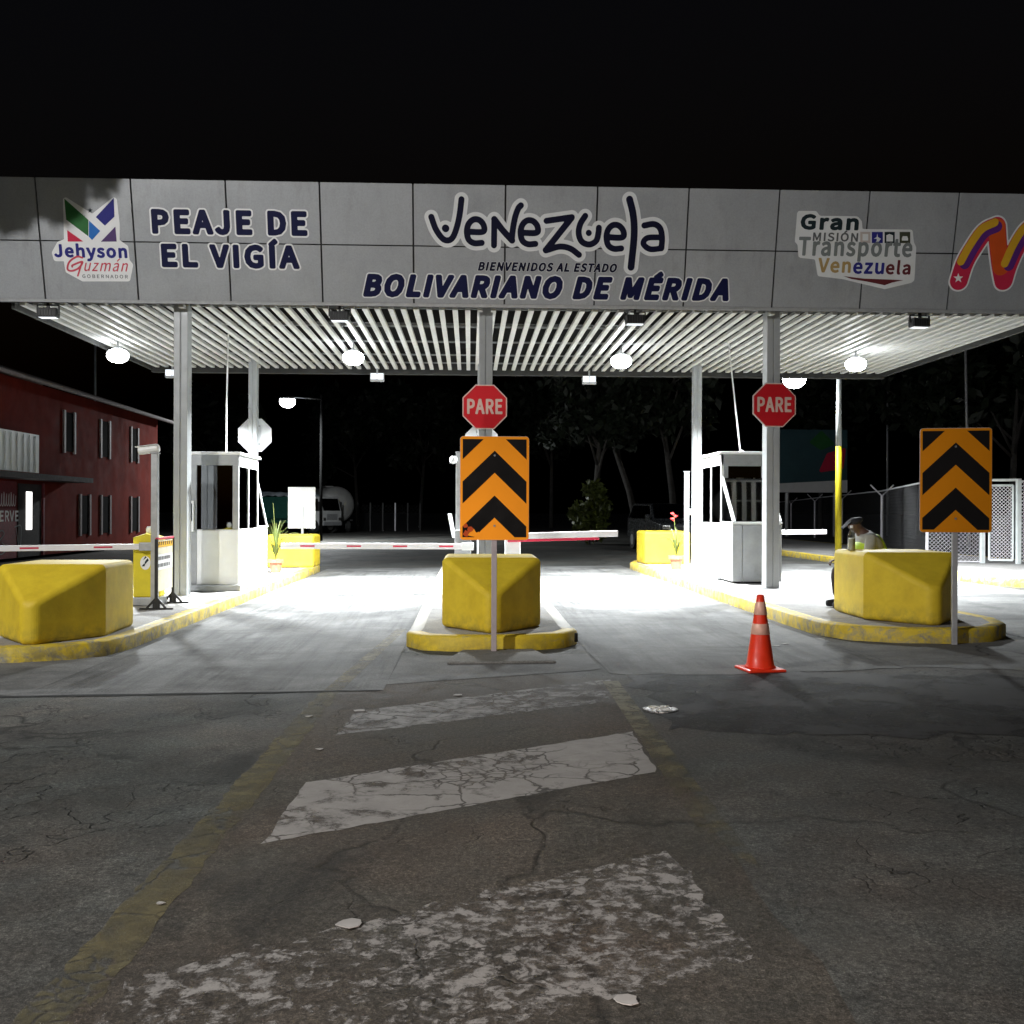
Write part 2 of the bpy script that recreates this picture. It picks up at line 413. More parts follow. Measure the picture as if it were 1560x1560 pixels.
FONT = None
try:
    FONT = bpy.data.fonts.load(os.path.join(bpy.utils.system_resource('DATAFILES', path='fonts'), 'Noto Sans CJK Regular.woff2'))
except Exception:
    FONT = None
def outline(text, shear=0, space=1.0):
    c = bpy.data.curves.new('t', 'FONT'); c.body = text; c.resolution_u = 3; c.shear = shear; c.space_character = space
    if FONT: c.font = FONT
    o = bpy.data.objects.new('t', c); COL.objects.link(o)
    dg = bpy.context.evaluated_depsgraph_get(); dg.update()
    me = bpy.data.meshes.new_from_object(o.evaluated_get(dg))
    bm = bmesh.new(); bm.from_mesh(me)
    bmesh.ops.remove_doubles(bm, verts=bm.verts, dist=1e-5)
    segs = [(e.verts[0].co.x, e.verts[0].co.y, e.verts[1].co.x, e.verts[1].co.y) for e in bm.edges if len(e.link_faces) == 1]
    bm.free(); bpy.data.objects.remove(o); bpy.data.curves.remove(c); bpy.data.meshes.remove(me)
    return np.array(segs)
_tc = {}
def text_field(text, shear, space, pad, h=.022, kx=1.0):
    key = (text, shear, space, pad, h, kx)
    if key in _tc: return _tc[key]
    S = outline(text, shear, space)*np.array([kx, 1, kx, 1])
    xs = S[:, [0, 2]]; ys = S[:, [1, 3]]
    x0, x1, y0, y1 = xs.min()-pad, xs.max()+pad, ys.min()-pad, ys.max()+pad
    nx, ny = int((x1-x0)/h)+2, int((y1-y0)/h)+2
    gx = x0+h*np.arange(nx); gy = y0+h*np.arange(ny)
    D = np.full((ny, nx), 9.0); W = np.zeros((ny, nx), int)
    for ax, ay, bx, by in S:                    # local distance only: each edge touches nearby columns
        i0 = max(0, int((min(ax, bx)-pad-x0)/h)); i1 = min(nx, int((max(ax, bx)+pad-x0)/h)+2)
        X, Y = np.meshgrid(gx[i0:i1], gy)
        dx, dy = bx-ax, by-ay; t = np.clip(((X-ax)*dx+(Y-ay)*dy)/(dx*dx+dy*dy+1e-12), 0, 1)
        D[:, i0:i1] = np.minimum(D[:, i0:i1], np.hypot(X-ax-t*dx, Y-ay-t*dy))
        if abs(dy) > 1e-9:
            lo, hi = min(ay, by), max(ay, by)
            rows = np.nonzero((gy >= lo) & (gy < hi))[0]
            for r_ in rows:
                xc = ax+(gy[r_]-ay)/dy*dx
                k = int(math.ceil((xc-x0)/h)); W[r_, max(0, k):] ^= 1
    F = np.where(W == 1, D, -D)
    _tc[key] = (F, x0, y0, h, xs.min(), xs.max(), ys.min(), ys.max()); return _tc[key]

class Plane:
    """a flat board: O + x*ex + y*ey, normal n"""
    def __init__(s, O, ex, ey): s.O, s.ex, s.ey = Vector(O), Vector(ex), Vector(ey); s.n = s.ex.cross(s.ey).normalized()
    def P(s, x, y, d=0): return s.O+s.ex*x+s.ey*y+s.n*d
    def px(s, px, py):
        r = ray(px, py); t = (s.O-CAM).dot(s.n)/r.dot(s.n); p = CAM+r*t-s.O
        return p.dot(s.ex)/s.ex.length_squared, p.dot(s.ey)/s.ey.length_squared
def flat(pl, V, P, name, mat, parent, d):
    mb = MB(); mb.v = [tuple(pl.P(x, y, d)) for x, y in V]; mb.f = P
    return mb.build(name, mat, parent, world=True)
def poly_flat(pl, pts, name, mat, parent, d, rounded=0):
    """filled polygon given in the plane's coordinates"""
    V = list(pts); n = len(V)
    bm = bmesh.new(); vs = [bm.verts.new(pl.P(x, y, d)) for x, y in V]; f = bm.faces.new(vs)
    bmesh.ops.triangulate(bm, faces=[f]); bm.verts.index_update()
    mb = MB(); mb.v = [tuple(v.co) for v in bm.verts]; mb.f = [tuple(v.index for v in q.verts) for q in bm.faces]; bm.free()
    # keep the faces towards the plane's normal
    ff = []
    for q in mb.f:
        a, b, c = (Vector(mb.v[i]) for i in q[:3])
        ff.append(q if (b-a).cross(c-a).dot(pl.n) > 0 else q[::-1])
    mb.f = ff
    return mb.build(name, mat, parent, world=True)
def blob(pl, pts, r, name, mat, parent, d):
    """polygon grown by r with round corners"""
    pts = np.array(pts, float); n = len(pts)
    S = [(*pts[i], *pts[(i+1) % n]) for i in range(n)]
    h = max(np.ptp(pts[:, 0]), np.ptp(pts[:, 1]))/70
    x0, y0 = pts.min(0)-r-2*h; x1, y1 = pts.max(0)+r+2*h
    gx = np.arange(x0, x1, h); gy = np.arange(y0, y1, h); X, Y = np.meshgrid(gx, gy)
    D = seg_dist(X, Y, S); W = np.zeros(X.shape, bool)
    for ax, ay, bx, by in S:
        c = ((ay <= Y) & (Y < by)) | ((by <= Y) & (Y < ay))
        with np.errstate(divide='ignore', invalid='ignore'):
            W ^= c & (X > ax+(Y-ay)/(by-ay+1e-15)*(bx-ax))
    F = np.where(W, D, -D)+r
    return flat(pl, *marching(F, x0, y0, h), name, mat, parent, d)
def strokes(pl, paths, name, mat, parent, d, grow=0, h=None):
    """round-ended strokes; paths = [(points, radius)]"""
    A = []
    for pts, r in paths:
        p = np.array(pts, float)
        if len(p) > 2:
            q = np.vstack([2*p[0]-p[1], p, 2*p[-1]-p[-2]]); out = []
            for i in range(1, len(q)-2):
                for t in np.linspace(0, 1, 7)[:-1]:
                    out.append(.5*((2*q[i])+(-q[i-1]+q[i+1])*t+(2*q[i-1]-5*q[i]+4*q[i+1]-q[i+2])*t*t+(-q[i-1]+3*q[i]-3*q[i+1]+q[i+2])*t**3))
            out.append(p[-1]); p = np.array(out)
        A.append((p, r))
    al = np.vstack([p for p, r in A]); mr = max(r for p, r in A)+grow
    h = h or max(np.ptp(al[:, 0]), np.ptp(al[:, 1]))/220
    x0, y0 = al.min(0)-mr-2*h; x1, y1 = al.max(0)+mr+2*h
    gx = np.arange(x0, x1, h); gy = np.arange(y0, y1, h); X, Y = np.meshgrid(gx, gy); F = np.full(X.shape, -9.0)
    for p, r in A:
        S = [(*p[i], *p[i+1]) for i in range(len(p)-1)] or [(*p[0], *p[0])]
        F = np.maximum(F, r+grow-seg_dist(X, Y, S))
    return flat(pl, *marching(F, x0, y0, h), name, mat, parent, d)
def lettering(pl, text, box, mat, parent, d, bold=.03, ref=None, halo=0, halomat=None, shear=0, space=1.06, h=.022, name='lettering', right=False):
    """text fitted to box=(x0,x1,y0,y1) in plane coordinates; ref = the same text without accents or descenders for the height"""
    kc = np.ptp(outline('H')[:, [1, 3]])/.73; bold *= kc; halo *= kc; h *= kc      # weights follow the font's cap height
    pad = max(.2*kc, bold+halo+.08*kc)
    S = outline(ref or text, shear, space); b0, b1 = S[:, [1, 3]].min(), S[:, [1, 3]].max()
    if ref: S = outline(text, shear, space)
    an = np.ptp(S[:, [0, 2]])
    kx = ((box[1]-box[0])/(box[3]-box[2])*(b1-b0+2*bold)-2*bold)/an
    F, fx, fy, h, a0, a1, _, _ = text_field(text, shear, space, pad, h, kx)
    a0 -= bold; a1 += bold; b0 -= bold; b1 += bold
    X0, X1, Y0, Y1 = box; sx = (X1-X0)/(a1-a0); sy = (Y1-Y0)/(b1-b0)
    mp = lambda V: [(X0+(x-a0)*sx, Y0+(y-b0)*sy) for x, y in V]
    if halo:
        V, P = marching(F+bold+halo, fx, fy, h); flat(pl, mp(V), P, 'lettering_outline', M[halomat], parent, d-.004)
    V, P = marching(F+bold, fx, fy, h); V = mp(V)
    iv = sorted((min(V[i][0] for i in q), max(V[i][0] for i in q)) for q in P); cuts = []; e = iv[0][1]     # one mesh per word
    for a, b in iv:
        if a-e > .17*(Y1-Y0): cuts.append((a+e)/2)
        e = max(e, b)
    o = None
    for lo, hi in zip([-1e9]+cuts, cuts+[1e9]):
        Q = [q for q in P if lo < V[q[0]][0] < hi]
        if not Q: continue
        ids = sorted({i for q in Q for i in q}); mpi = {i: k for k, i in enumerate(ids)}
        o = flat(pl, [V[i] for i in ids], [tuple(mpi[i] for i in q) for q in Q], name, M[mat], parent, d)
    return o

# ------------------------------------------------------------------ ground
def sheet(name, mat, poly, z, step=None):
    mb = MB(); bm = bmesh.new(); bm.faces.new([bm.verts.new((x, y, 0)) for x, y in poly])
    for x in (-8, 0, 8):
        bmesh.ops.bisect_plane(bm, geom=bm.verts[:]+bm.edges[:]+bm.faces[:], plane_co=(x, 0, 0), plane_no=(1, 0, 0))
    bm.verts.index_update()
    mb.v = [(v.co.x, v.co.y, gz(v.co.x)+z) for v in bm.verts]; mb.f = [tuple(v.index for v in f.verts) for f in bm.faces]; bm.free()
    if mb.f:
        q = mb.f[0]; a, b, c = (Vector(mb.v[i]) for i in q[:3])
        if (b-a).cross(c-a).z < 0: mb.f = [t[::-1] for t in mb.f]
    return struct(mb, name, mat)
sheet('road', M['asphalt'], [(-400, -60), (400, -60), (400, 600), (-400, 600)], 0)

def ragged(pts, amp, step=.25, seed=1):
    rnd = random.Random(seed); out = []
    for i in range(len(pts)-1):
        (ax, ay), (bx, by) = pts[i], pts[i+1]; n = max(1, int(math.hypot(bx-ax, by-ay)/step))
        for k in range(n):
            t = k/n; out.append((ax+(bx-ax)*t+rnd.uniform(-amp, amp), ay+(by-ay)*t+rnd.uniform(-amp, amp)))
    out.append(pts[-1]); return out
# concrete apron under and before the canopy: slabs with open joints
jy = [8.62, 10.95, 13.2, 16.6, 20.2, 23.9, 27.2]
lanes = [(-9.9, -6.05), (-3.75, -.72), (1.24, 4.03), (6.3, 9.95)]
for k, (xa, xb) in enumerate(lanes):
    for j in range(len(jy)-1):
        ya = jy[j]
        if j == 0 and k == 0: ya = 9.4
        if j == 0 and k >= 2:
            front = ragged([(xa, 9.3), (xa+.9, 9.15), (xb, 9.35 if k == 2 else 8.7)], .05, .2, k)
            poly = front+[(xb, jy[1]-.012), (xa, jy[1]-.012)]
        else: poly = [(xa, ya), (xb, ya), (xb, jy[j+1]-.014), (xa, jy[j+1]-.014)]
        sheet('apron_slab', M['apron'], poly, .004)
# strip in front of the islands
sheet('apron_slab', M['apron'], [(-.72, 8.9), (-.70, 10.6), (1.22, 10.6), (1.24, 9.6), (1.1, 9.5)], .004)
sheet('apron_slab', M['apron'], [(-6.05, 9.5), (-3.75, 8.62), (-3.75, 10.9), (-6.05, 10.9)], .004)
sheet('apron_slab', M['apron'], ragged([(4.03, 9.4), (5.2, 9.1), (6.3, 8.9)], .06, .2, 5)+[(6.3, 11.2), (4.03, 11.2)], .004)
# markings
wh = (.345, .325, .305)
M['p_white'] = paint('stripe_paint', wh, .405, 5.0, .06, .9, None, (.035, 0, 0))
M['p_worn'] = paint('worn_stripe_paint', wh, .528, 13, .04, .9, None, (.012, .03, -.10))
M['p_mid'] = paint('half_worn_stripe_paint', (.33, .32, .31), .485, 5, .09, .8, None, (-.02, 0, 0))
M['p_yel'] = paint('yellow_line_paint', (.175, .155, .085), .49, 5, .14, .7, (.16, .13, .06))
M['p_yel2'] = paint('faded_yellow_paint', (.22, .19, .10), .455, 5, .12, .7, (.14, .11, .06))
sheet('road_joint_shade', M['joint'], ragged([(-5.2, 8.55), (-2.4, 8.56), (-.75, 8.6), (-.75, 8.63), (-2.4, 8.635), (-5.2, 8.625), (-5.2, 8.55)], .012, .1, 77)[:-1], .0045)  # dark seam, with the shade of the apron's edge step painted in
gore = [(-1.24, 1.5), (1.12, 1.5), (1.2, 8.9), (.9, 9.3), (-.5, 9.2), (-1.1, 8.6)]
sheet('road', M['gore'], ragged(gore+gore[:1], .03, .3, 21)[:-1], .001)
def rag(p, amp, seed): return ragged(p+p[:1], amp, .07, seed)[:-1]
sheet('road_marking', M['p_white'], rag([(-.93, 4.68), (1.07, 5.80), (1.10, 6.86), (-.90, 5.72)], .012, 31), .0025)
sheet('road_marking', M['p_mid'], rag([(-.88, 6.92), (1.08, 7.95), (1.25, 9.0), (-.84, 7.75)], .02, 32), .0025)
sheet('road_marking', M['p_worn'], rag([(-1.1, 2.35), (.95, 3.38), (.88, 4.46), (-1.08, 3.36)], .03, 33), .0025)
sheet('road_marking', M['p_yel'], rag([(-1.36, 2.2), (-1.15, 2.2), (-1.08, 8.6), (-1.24, 8.6)], .014, 34), .0028)
sheet('road_marking', M['p_yel2'], [(-1.22, 8.66), (-1.07, 8.66), (-.80, 13.1), (-.93, 13.1)], .0055)
M['p_yel3'] = paint('worn_yellow_paint', (.17, .15, .09), .505, 5, .10, .7, None, (0, .035, -.21))
sheet('road_marking', M['p_yel3'], [(1.06, 4.2), (1.22, 4.2), (1.30, 8.9), (1.16, 8.9)], .0028)
M['patch'] = paint('tar_patch', (.022, .022, .0225), .455, 1.6, .10, 0)
sheet('road_patch', M['patch'], ragged([(1.35, 6.9), (4.4, 6.3), (7.5, 6.9), (9.2, 7.9), (8.6, 8.8), (5.6, 8.7), (4.4, 8.95), (2.9, 9.2), (1.45, 9.33), (1.35, 6.9)], .14, .2, 9)[:-1], .0032)

def streaks(name, c, lo, hi, top):
    m = N(name); v = m.coord(); mp_ = m.n('Mapping'); mp_.inputs['Scale'].default_value = (5, .28, 1); m.l(v, mp_.inputs['Vector'])
    m.b.inputs['Base Color'].default_value = (*c, 1); m.b.inputs['Roughness'].default_value = .7
    a = m.math('MULTIPLY', m.ramp(m.noise(mp_.outputs[0], 1.3, 7, .7, .6), [(lo, 0), (hi, top)]), m.ramp(m.noise(v, .7, 4), [(.35, .2), (.6, 1)]))
    t = m.n('BsdfTransparent'); x = m.n('MixShader'); m.l(a, x.inputs[0]); m.l(t.outputs[0], x.inputs[1]); m.l(m.b.outputs[0], x.inputs[2]); m.l(x.outputs[0], m.o.inputs[0]); return m.m
M['tyre'] = streaks('tyre_marks', (.02, .02, .02), .44, .70, .5)
for xa, xb in ((-3.7, -.8), (1.3, 3.98)): sheet('tyre_marks', M['tyre'], [(xa, 8.7 if xa < 0 else 9.4), (xb, 8.7 if xa < 0 else 9.6), (xb, 26), (xa, 26)], .0068)
# ------------------------------------------------------------------ islands
def offset_poly(p, d):
    n = len(p); out = []
    for i in range(n):
        a, b, c = Vector(p[i-1]), Vector(p[i]), Vector(p[(i+1) % n])
        e1, e2 = (b-a).normalized(), (c-b).normalized(); n1, n2 = Vector((-e1.y, e1.x)), Vector((-e2.y, e2.x))
        m = (n1+n2).normalized(); out.append(tuple(b+m*(d/max(.4, m.dot(n1)))))
    return out
KH = .165
def island(name, poly, km='kerb'):
    """kerb ring (yellow) and concrete top"""
    inn = offset_poly(poly, .16); n = len(poly)
    mb = MB()
    r2 = offset_poly(poly, .02)
    v = [(x, y, gz(x)-.05) for x, y in poly]+[(x, y, gz(x)+KH-.02) for x, y in poly]+[(x, y, gz(x)+KH) for x, y in r2]+[(x, y, gz(x)+KH) for x, y in inn]
    mb.add(v, [(k*n+i, k*n+(i+1) % n, (k+1)*n+(i+1) % n, (k+1)*n+i) for k in range(3) for i in range(n)])
    o = struct(mb, 'kerb', M[km]); smooth_angle(o, 50)
    mb = MB(); mb.add([(x, y, gz(x)+KH-.002) for x, y in inn], [tuple(range(n))]); struct(mb, 'pavement', M['pave'])
def arc_pts(xc, y, hw, depth, n=12, flip=1):
    """blunt rounded nose from +hw to -hw (flip=1 front) """
    out = []
    for i in range(n+1):
        t = PI*i/n; c = math.cos(t); s_ = math.sin(t)
        out.append((xc+hw*math.copysign(abs(c)**.45, c), y-flip*depth*abs(s_)**.7))
    return out
cen = [( -.68, 11.75), (-.70, 11.42), (-.52, 11.08), (-.15, 10.93), (.25, 10.88), (.65, 10.93), (1.02, 11.08), (1.2, 11.42), (1.18, 11.75),
       (1.18, 25.6), (1.0, 26.3), (.25, 26.7), (-.5, 26.3), (-.68, 25.6)]
lef = [(-6.05, 26.0), (-6.05, 11.3), (-5.8, 10.75), (-5.2, 10.52), (-4.6, 10.56), (-4.1, 10.72), (-3.84, 11.02), (-3.75, 11.6), (-3.78, 26.0), (-4.0, 26.7), (-4.9, 27), (-5.8, 26.7)]
rig = [(6.28, 26.0), (6.0, 26.7), (5.2, 27), (4.3, 26.7), (4.02, 25.6), (4.05, 13.0), (4.08, 11.9), (4.28, 11.4), (4.7, 11.08), (5.25, 10.94), (5.75, 11.05), (6.12, 11.45), (6.28, 12.0)]
island('centre', cen, 'kerbc'); island('left', lef); island('right', rig)
outer = [(14.5, 19.0), (14.5, 60), (10.0, 60), (10.0, 19.4), (10.4, 18.6), (11.2, 18.2)]
island('outer', outer[::-1] if sum(outer[i-1][0]*outer[i][1]-outer[i][0]*outer[i-1][1] for i in range(len(outer))) < 0 else outer)
def iz(x): return gz(x)+KH
mb = MB(); mb.box((-.008, -.02, -.05), (.008, .02, .05)); o = mb.build('kerb_marker', M['black_rub'], None, bevel=.004); o.location = (1.18, 11.3, gz(1)+.09); o.rotation_euler = (0, 0, -.9); tag(o, 'small black marker on the right corner of the middle island kerb', 'marker')
# broken concrete ramp before the centre island
mb = MB(); rp = [(-.15, 9.95), (.78, 9.95), (.70, 10.5), (.66, 10.84), (-.1, 10.84), (-.06, 10.5)]
mb.prism([(-.22, 10.0), (.85, 9.97), (.80, 10.3), (.68, 10.86), (-.08, 10.86), (-.18, 10.4)], .0, .03, gz)
struct(mb, 'road_ramp', M['ramp'], bevel=.02)

# ------------------------------------------------------------------ canopy
can = thing('toll_canopy', 'wide toll plaza canopy with grey lettered fascia and white slatted ceiling on steel columns', 'canopy', (0, 16.5, 4.78))
FX0, FX1, FH = -8.15, 10.75, 1.882
tilt = math.atan2(.44, 1.83)
FP = Plane((0, 16.5, 4.78), (1, 0, 0), (0, -math.sin(tilt), math.cos(tilt)))
if FP.n.y > 0: raise RuntimeError('plane normal')
fx = lambda *a: FP.px(*a)
mb = MB(); joints = [.54+1.452*k for k in range(-6, 8)]
edges = [FX0]+[j for j in joints if FX0+.2 < j < FX1-.2]+[FX1]
for a, b in zip(edges[:-1], edges[1:]):
    for s0, s1 in ((.05, FH/2-.01), (FH/2+.01, FH)):
        q = [FP.P(a+.014, s0, 0), FP.P(b-.014, s0, 0), FP.P(b-.014, s1, 0), FP.P(a+.014, s1, 0)]
        r_ = [p-FP.n*.03 for p in q]
        mb.add(q+r_, [(0, 1, 2, 3), (7, 6, 5, 4), (0, 4, 5, 1), (1, 5, 6, 2), (2, 6, 7, 3), (3, 7, 4, 0)])
fascia = mb.build('fascia', M['acm'], can, world=True)
mb = MB()
q = [FP.P(FX0+.01, .01, -.035), FP.P(FX1-.01, .01, -.035), FP.P(FX1-.01, FH-.01, -.035), FP.P(FX0+.01, FH-.01, -.035)]
r_ = [p+Vector((0, .12, 0)) for p in q]
mb.add(q+r_, [(0, 1, 2, 3), (7, 6, 5, 4), (0, 4, 5, 1), (1, 5, 6, 2), (2, 6, 7, 3), (3, 7, 4, 0)])
mb.build('fascia_backing', M['dark'], can, world=True)
mb = MB(); mb.add([FP.P(FX0, 0, .006), FP.P(FX1, 0, .006), FP.P(FX1, .048, .006), FP.P(FX0, .048, .006)]+[FP.P(FX0, 0, -.03), FP.P(FX1, 0, -.03), FP.P(FX1, .048, -.03), FP.P(FX0, .048, -.03)],
    [(0, 1, 2, 3), (7, 6, 5, 4), (0, 4, 5, 1), (1, 5, 6, 2), (2, 6, 7, 3), (3, 7, 4, 0)])
mb.build('edge_trim', M['galv'], can, world=True)
# slatted ceiling
SX0, SX1, SY0, SY1, SZ = -7.2, 9.66, 16.66, 23.75, 4.76
mb = MB(); ns = int((SX1-SX0)/.209)+1; rnd = random.Random(3)
for i in range(ns):
    x = SX0+i*.209; dz = rnd.uniform(-.004, .004); dx = rnd.uniform(-.006, .006)
    mb.box((x+dx, SY0, SZ+dz), (x+dx+.084, SY1, SZ+.055+dz))
mb.build('slat_ceiling', M['slat'], can, world=True)
mb = MB()
for y in (16.95, 18.6, 20.3, 22.0, 23.2): mb.box((SX0, y, SZ+.07), (SX1, y+.03, SZ+.10))
mb.build('slat_carrier', M['alu'], can, world=True)
mb = MB(); mb.box((SX0-.1, 16.66, 5.35), (SX1+.1, 23.9, 5.42))
for y in (17.2, 19.4, 21.6, 23.4): mb.box((SX0, y, 5.05), (SX1, y+.12, 5.34))
mb.build('roof', M['roofdark'], can, world=True)
mb = MB(); mb.box((SX0-.12, 23.8, 4.66), (SX1+.12, 23.98, 5.5)); mb.build('rear_beam', M['roofdark'], can, world=True, bevel=.01)
for x in (SX0-.13, SX1+.06):
    mb = MB(); mb.box((x, 16.66, 4.70), (x+.06, 23.79, 5.5)); mb.build('side_beam', M['roofdark'], can, world=True, bevel=.01)
COLX = (-4.70, .25, 5.03)
def column_mesh(x, y, z0, z1, w_=.22, d_=.26):
    mb = MB(); t = .018                             # two channels back to back
    mb.box((x-w_/2, y, z0), (x-.008, y+d_, z1)); mb.box((x+.008, y, z0), (x+w_/2, y+d_, z1))
    mb.box((x-.008, y+.012, z0), (x+.008, y+d_-.012, z1))
    mb.box((x-w_/2-.07, y-.06, z0), (x+w_/2+.07, y+d_+.06, z0+.018)); return mb
for x in COLX:
    column_mesh(x, 16.82, iz(x)-.01, 5.34).build('column', M['column'], can, world=True, bevel=.006)
for x in (-4.78, .25, 5.08):
    column_mesh(x, 22.7, iz(x)-.01, 5.34, .18, .22).build('column', M['column'], can, world=True, bevel=.006)

# --- lettering on the fascia
def B(x0, x1, y0, y1):
    """box on the fascia from photo positions of its left, right, top and bottom edges"""
    ym = (y0+y1)/2; xm = (x0+x1)/2
    return (fx(x0, ym)[0], fx(x1, ym)[0], fx(xm, y1)[1], fx(xm, y0)[1])
D = .006
lettering(FP, 'PEAJE DE', B(231, 468, 320, 358.5), 'navy', fascia, D, .064, None, .06, 'halo', space=1.10)
lettering(FP, 'EL VIGÍA', B(246, 456, 372, 409), 'navy', fascia, D+.0005, .064, 'EL VIGIA', .06, 'halo', space=1.10)
lettering(FP, 'BOLIVARIANO DE MÉRIDA', B(553, 1111, 420, 456), 'navy', fascia, D, .074, 'BOLIVARIANO DE MERIDA', .05, 'halogrey', shear=.24, space=1.09)
lettering(FP, 'BIENVENIDOS AL ESTADO', B(728, 940, 400, 414), 'black_vinyl', fascia, D+.0005, .056, None, .03, 'halogrey', shear=.24, space=1.08)
VZ = lambda pts: [fx(640+a/4, 290+b/4) for a, b in pts]
pr = .0026*1.0
def rad(p): return p/4*.01045      # photo crop pixels to metres on the board
e_ = [(293, 252), (382, 252), (388, 215), (362, 182), (325, 178), (296, 205), (285, 250), (296, 300), (330, 322), (375, 320)]
sh = lambda P, dx, dy: [(a+dx, b+dy) for a, b in P]
vz = [([(68, 162), (95, 235), (135, 292), (170, 305), (200, 285), (225, 220), (242, 140), (252, 55)], 18), ([(155, 231), (156, 232)], 22),
      (e_, 18), (sh(e_, 327, 6), 18), (sh(e_, 850, 34), 18),
      ([(450, 335), (451, 260), (452, 178)], 18), ([(452, 176), (505, 245), (560, 305)], 19), ([(558, 303), (566, 230), (580, 160), (598, 110), (614, 92)], 18),
      ([(770, 186), (924, 164)], 18), ([(922, 168), (845, 265), (766, 364)], 19), ([(766, 366), (850, 343), (915, 355), (968, 393)], 18),
      ([(1006, 156), (976, 205), (966, 262), (985, 312), (1030, 330), (1072, 308), (1086, 260), (1089, 228)], 18), ([(1027, 259), (1028, 260)], 18),
      ([(1276, 55), (1298, 150), (1304, 270), (1285, 468)], 21),
      ([(1366, 214), (1425, 206), (1462, 232), (1474, 290), (1470, 352)], 18), ([(1470, 354), (1400, 358), (1360, 325), (1385, 290), (1468, 286)], 17)]
vzp = [(VZ(p), rad(r)) for p, r in vz]
strokes(FP, vzp, 'lettering_outline', M['halogrey'], fascia, D-.004, grow=rad(24), h=.012)
strokes(FP, vzp, 'lettering', M['black_vinyl'], fascia, D, h=.011)
# left emblem
L1 = lambda pts: [fx(60+a/9.75, 290+b/9.75) for a, b in pts]
blob(FP, L1([(395, 150), (790, 400), (1110, 150), (1150, 500), (1150, 760), (1280, 850), (1300, 1050), (1350, 1110), (1310, 1310), (650, 1310), (540, 1250), (430, 1190), (410, 1080), (420, 1010), (250, 1010), (230, 930), (300, 800), (410, 760)]), .045, 'emblem_backing', M['halo'], fascia, D-.004)
for pts, c in (([(372, 122), (730, 440), (730, 684), (400, 435)], 'v_green'), ([(740, 450), (905, 603), (785, 738), (738, 690)], 'v_blue'), ([(1106, 112), (1116, 390), (975, 524), (840, 398)], 'v_navy'),
               ([(415, 590), (655, 760), (422, 760)], 'v_red'), ([(1130, 538), (1150, 760), (915, 762)], 'v_purple')):
    poly_flat(FP, L1(pts), 'emblem_piece', M[c], fascia, D)
star = [(755+(42 if k % 2 == 0 else 17)*math.sin(k*PI/5), 298-(42 if k % 2 == 0 else 17)*math.cos(k*PI/5)) for k in range(10)]
poly_flat(FP, L1(star), 'emblem_piece', M['v_char'], fascia, D+.0006)
B1 = lambda a, b, c, d: B(60+a/9.75, 60+b/9.75, 290+c/9.75, 290+d/9.75)
lettering(FP, 'Jehyson', B1(220, 1305, 790, 1055), 'v_navy', fascia, D, .048)
lettering(FP, 'uzmán', B1(665, 1320, 1075, 1205), 'v_pink', fascia, D+.0005, .005, 'uzman', shear=.35)
strokes(FP, [(L1([(640, 1000), (560, 985), (450, 1060), (420, 1170), (490, 1195), (590, 1150), (640, 1060), (500, 1110), (490, 1135)]), .014), (L1([(635, 1065), (600, 1180), (572, 1270)]), .012)], 'lettering', M['v_pink'], fascia, D+.0010, h=.008)
lettering(FP, 'GOBERNADOR', B1(640, 1315, 1252, 1305), 'v_grey', fascia, D, .012, space=1.15)
# right emblem
L2 = lambda pts: [fx(1200+a/7.43, 310+b/7.43) for a, b in pts]
B2 = lambda a, b, c, d: B(1200+a/7.43, 1200+b/7.43, 310+c/7.43, 310+d/7.43)
blob(FP, L2([(130, 110), (310, 110), (350, 165), (780, 170), (815, 210), (825, 315), (1390, 320), (1405, 450), (1430, 500), (1410, 860), (1390, 875), (1100, 945), (620, 830), (360, 800), (330, 610), (145, 590), (135, 450), (105, 425)]), .035, 'emblem_backing', M['halogrey'], fascia, D-.004)
lettering(FP, 'Gran', B2(145, 805, 122, 303), 'v_char', fascia, D, .06)
lettering(FP, 'MISIÓN', B2(285, 795, 330, 430), 'v_grey', fascia, D, .032, 'MISION')
lettering(FP, 'Transporte', B2(120, 1412, 385, 602), 'v_midgrey', fascia, D+.0006, .034, 'Transorte')
lettering(FP, 'Ven', B2(342, 715, 618, 785), 'v_tan', fascia, D, .036)
lettering(FP, 'ezu', B2(738, 1090, 665, 800), 'v_navy', fascia, D, .036)
lettering(FP, 'ela', B2(1110, 1392, 640, 806), 'v_maroon', fascia, D, .036)
for (a, b), c in (((820, 935), 'v_beige'), ((950, 1075), 'v_navy'), ((1095, 1210), 'v_char'), ((1265, 1385), 'v_olive')):
    poly_flat(FP, L2([(a, 322), (b, 322), (b, 448), (a, 448)]), 'emblem_piece', M[c], fascia, D)
for pts in ([(1012, 340), (1020, 380), (1055, 400), (1020, 400), (1018, 420), (1030, 432), (995, 432), (1007, 420), (1005, 400), (972, 400), (1005, 380)], [(1115, 430), (1115, 360), (1150, 345), (1190, 360), (1190, 430)], [(1290, 395), (1300, 370), (1350, 370), (1360, 395), (1360, 420), (1290, 420)], [(845, 345), (910, 345), (910, 420), (845, 420)]):
    poly_flat(FP, L2(pts), 'emblem_piece', M['halogrey'], fascia, D+.0006)
poly_flat(FP, L2([(630, 822), (860, 850), (1310, 868), (1180, 895), (1095, 925), (900, 885), (720, 855)]), 'emblem_piece', M['v_maroon'], fascia, D)
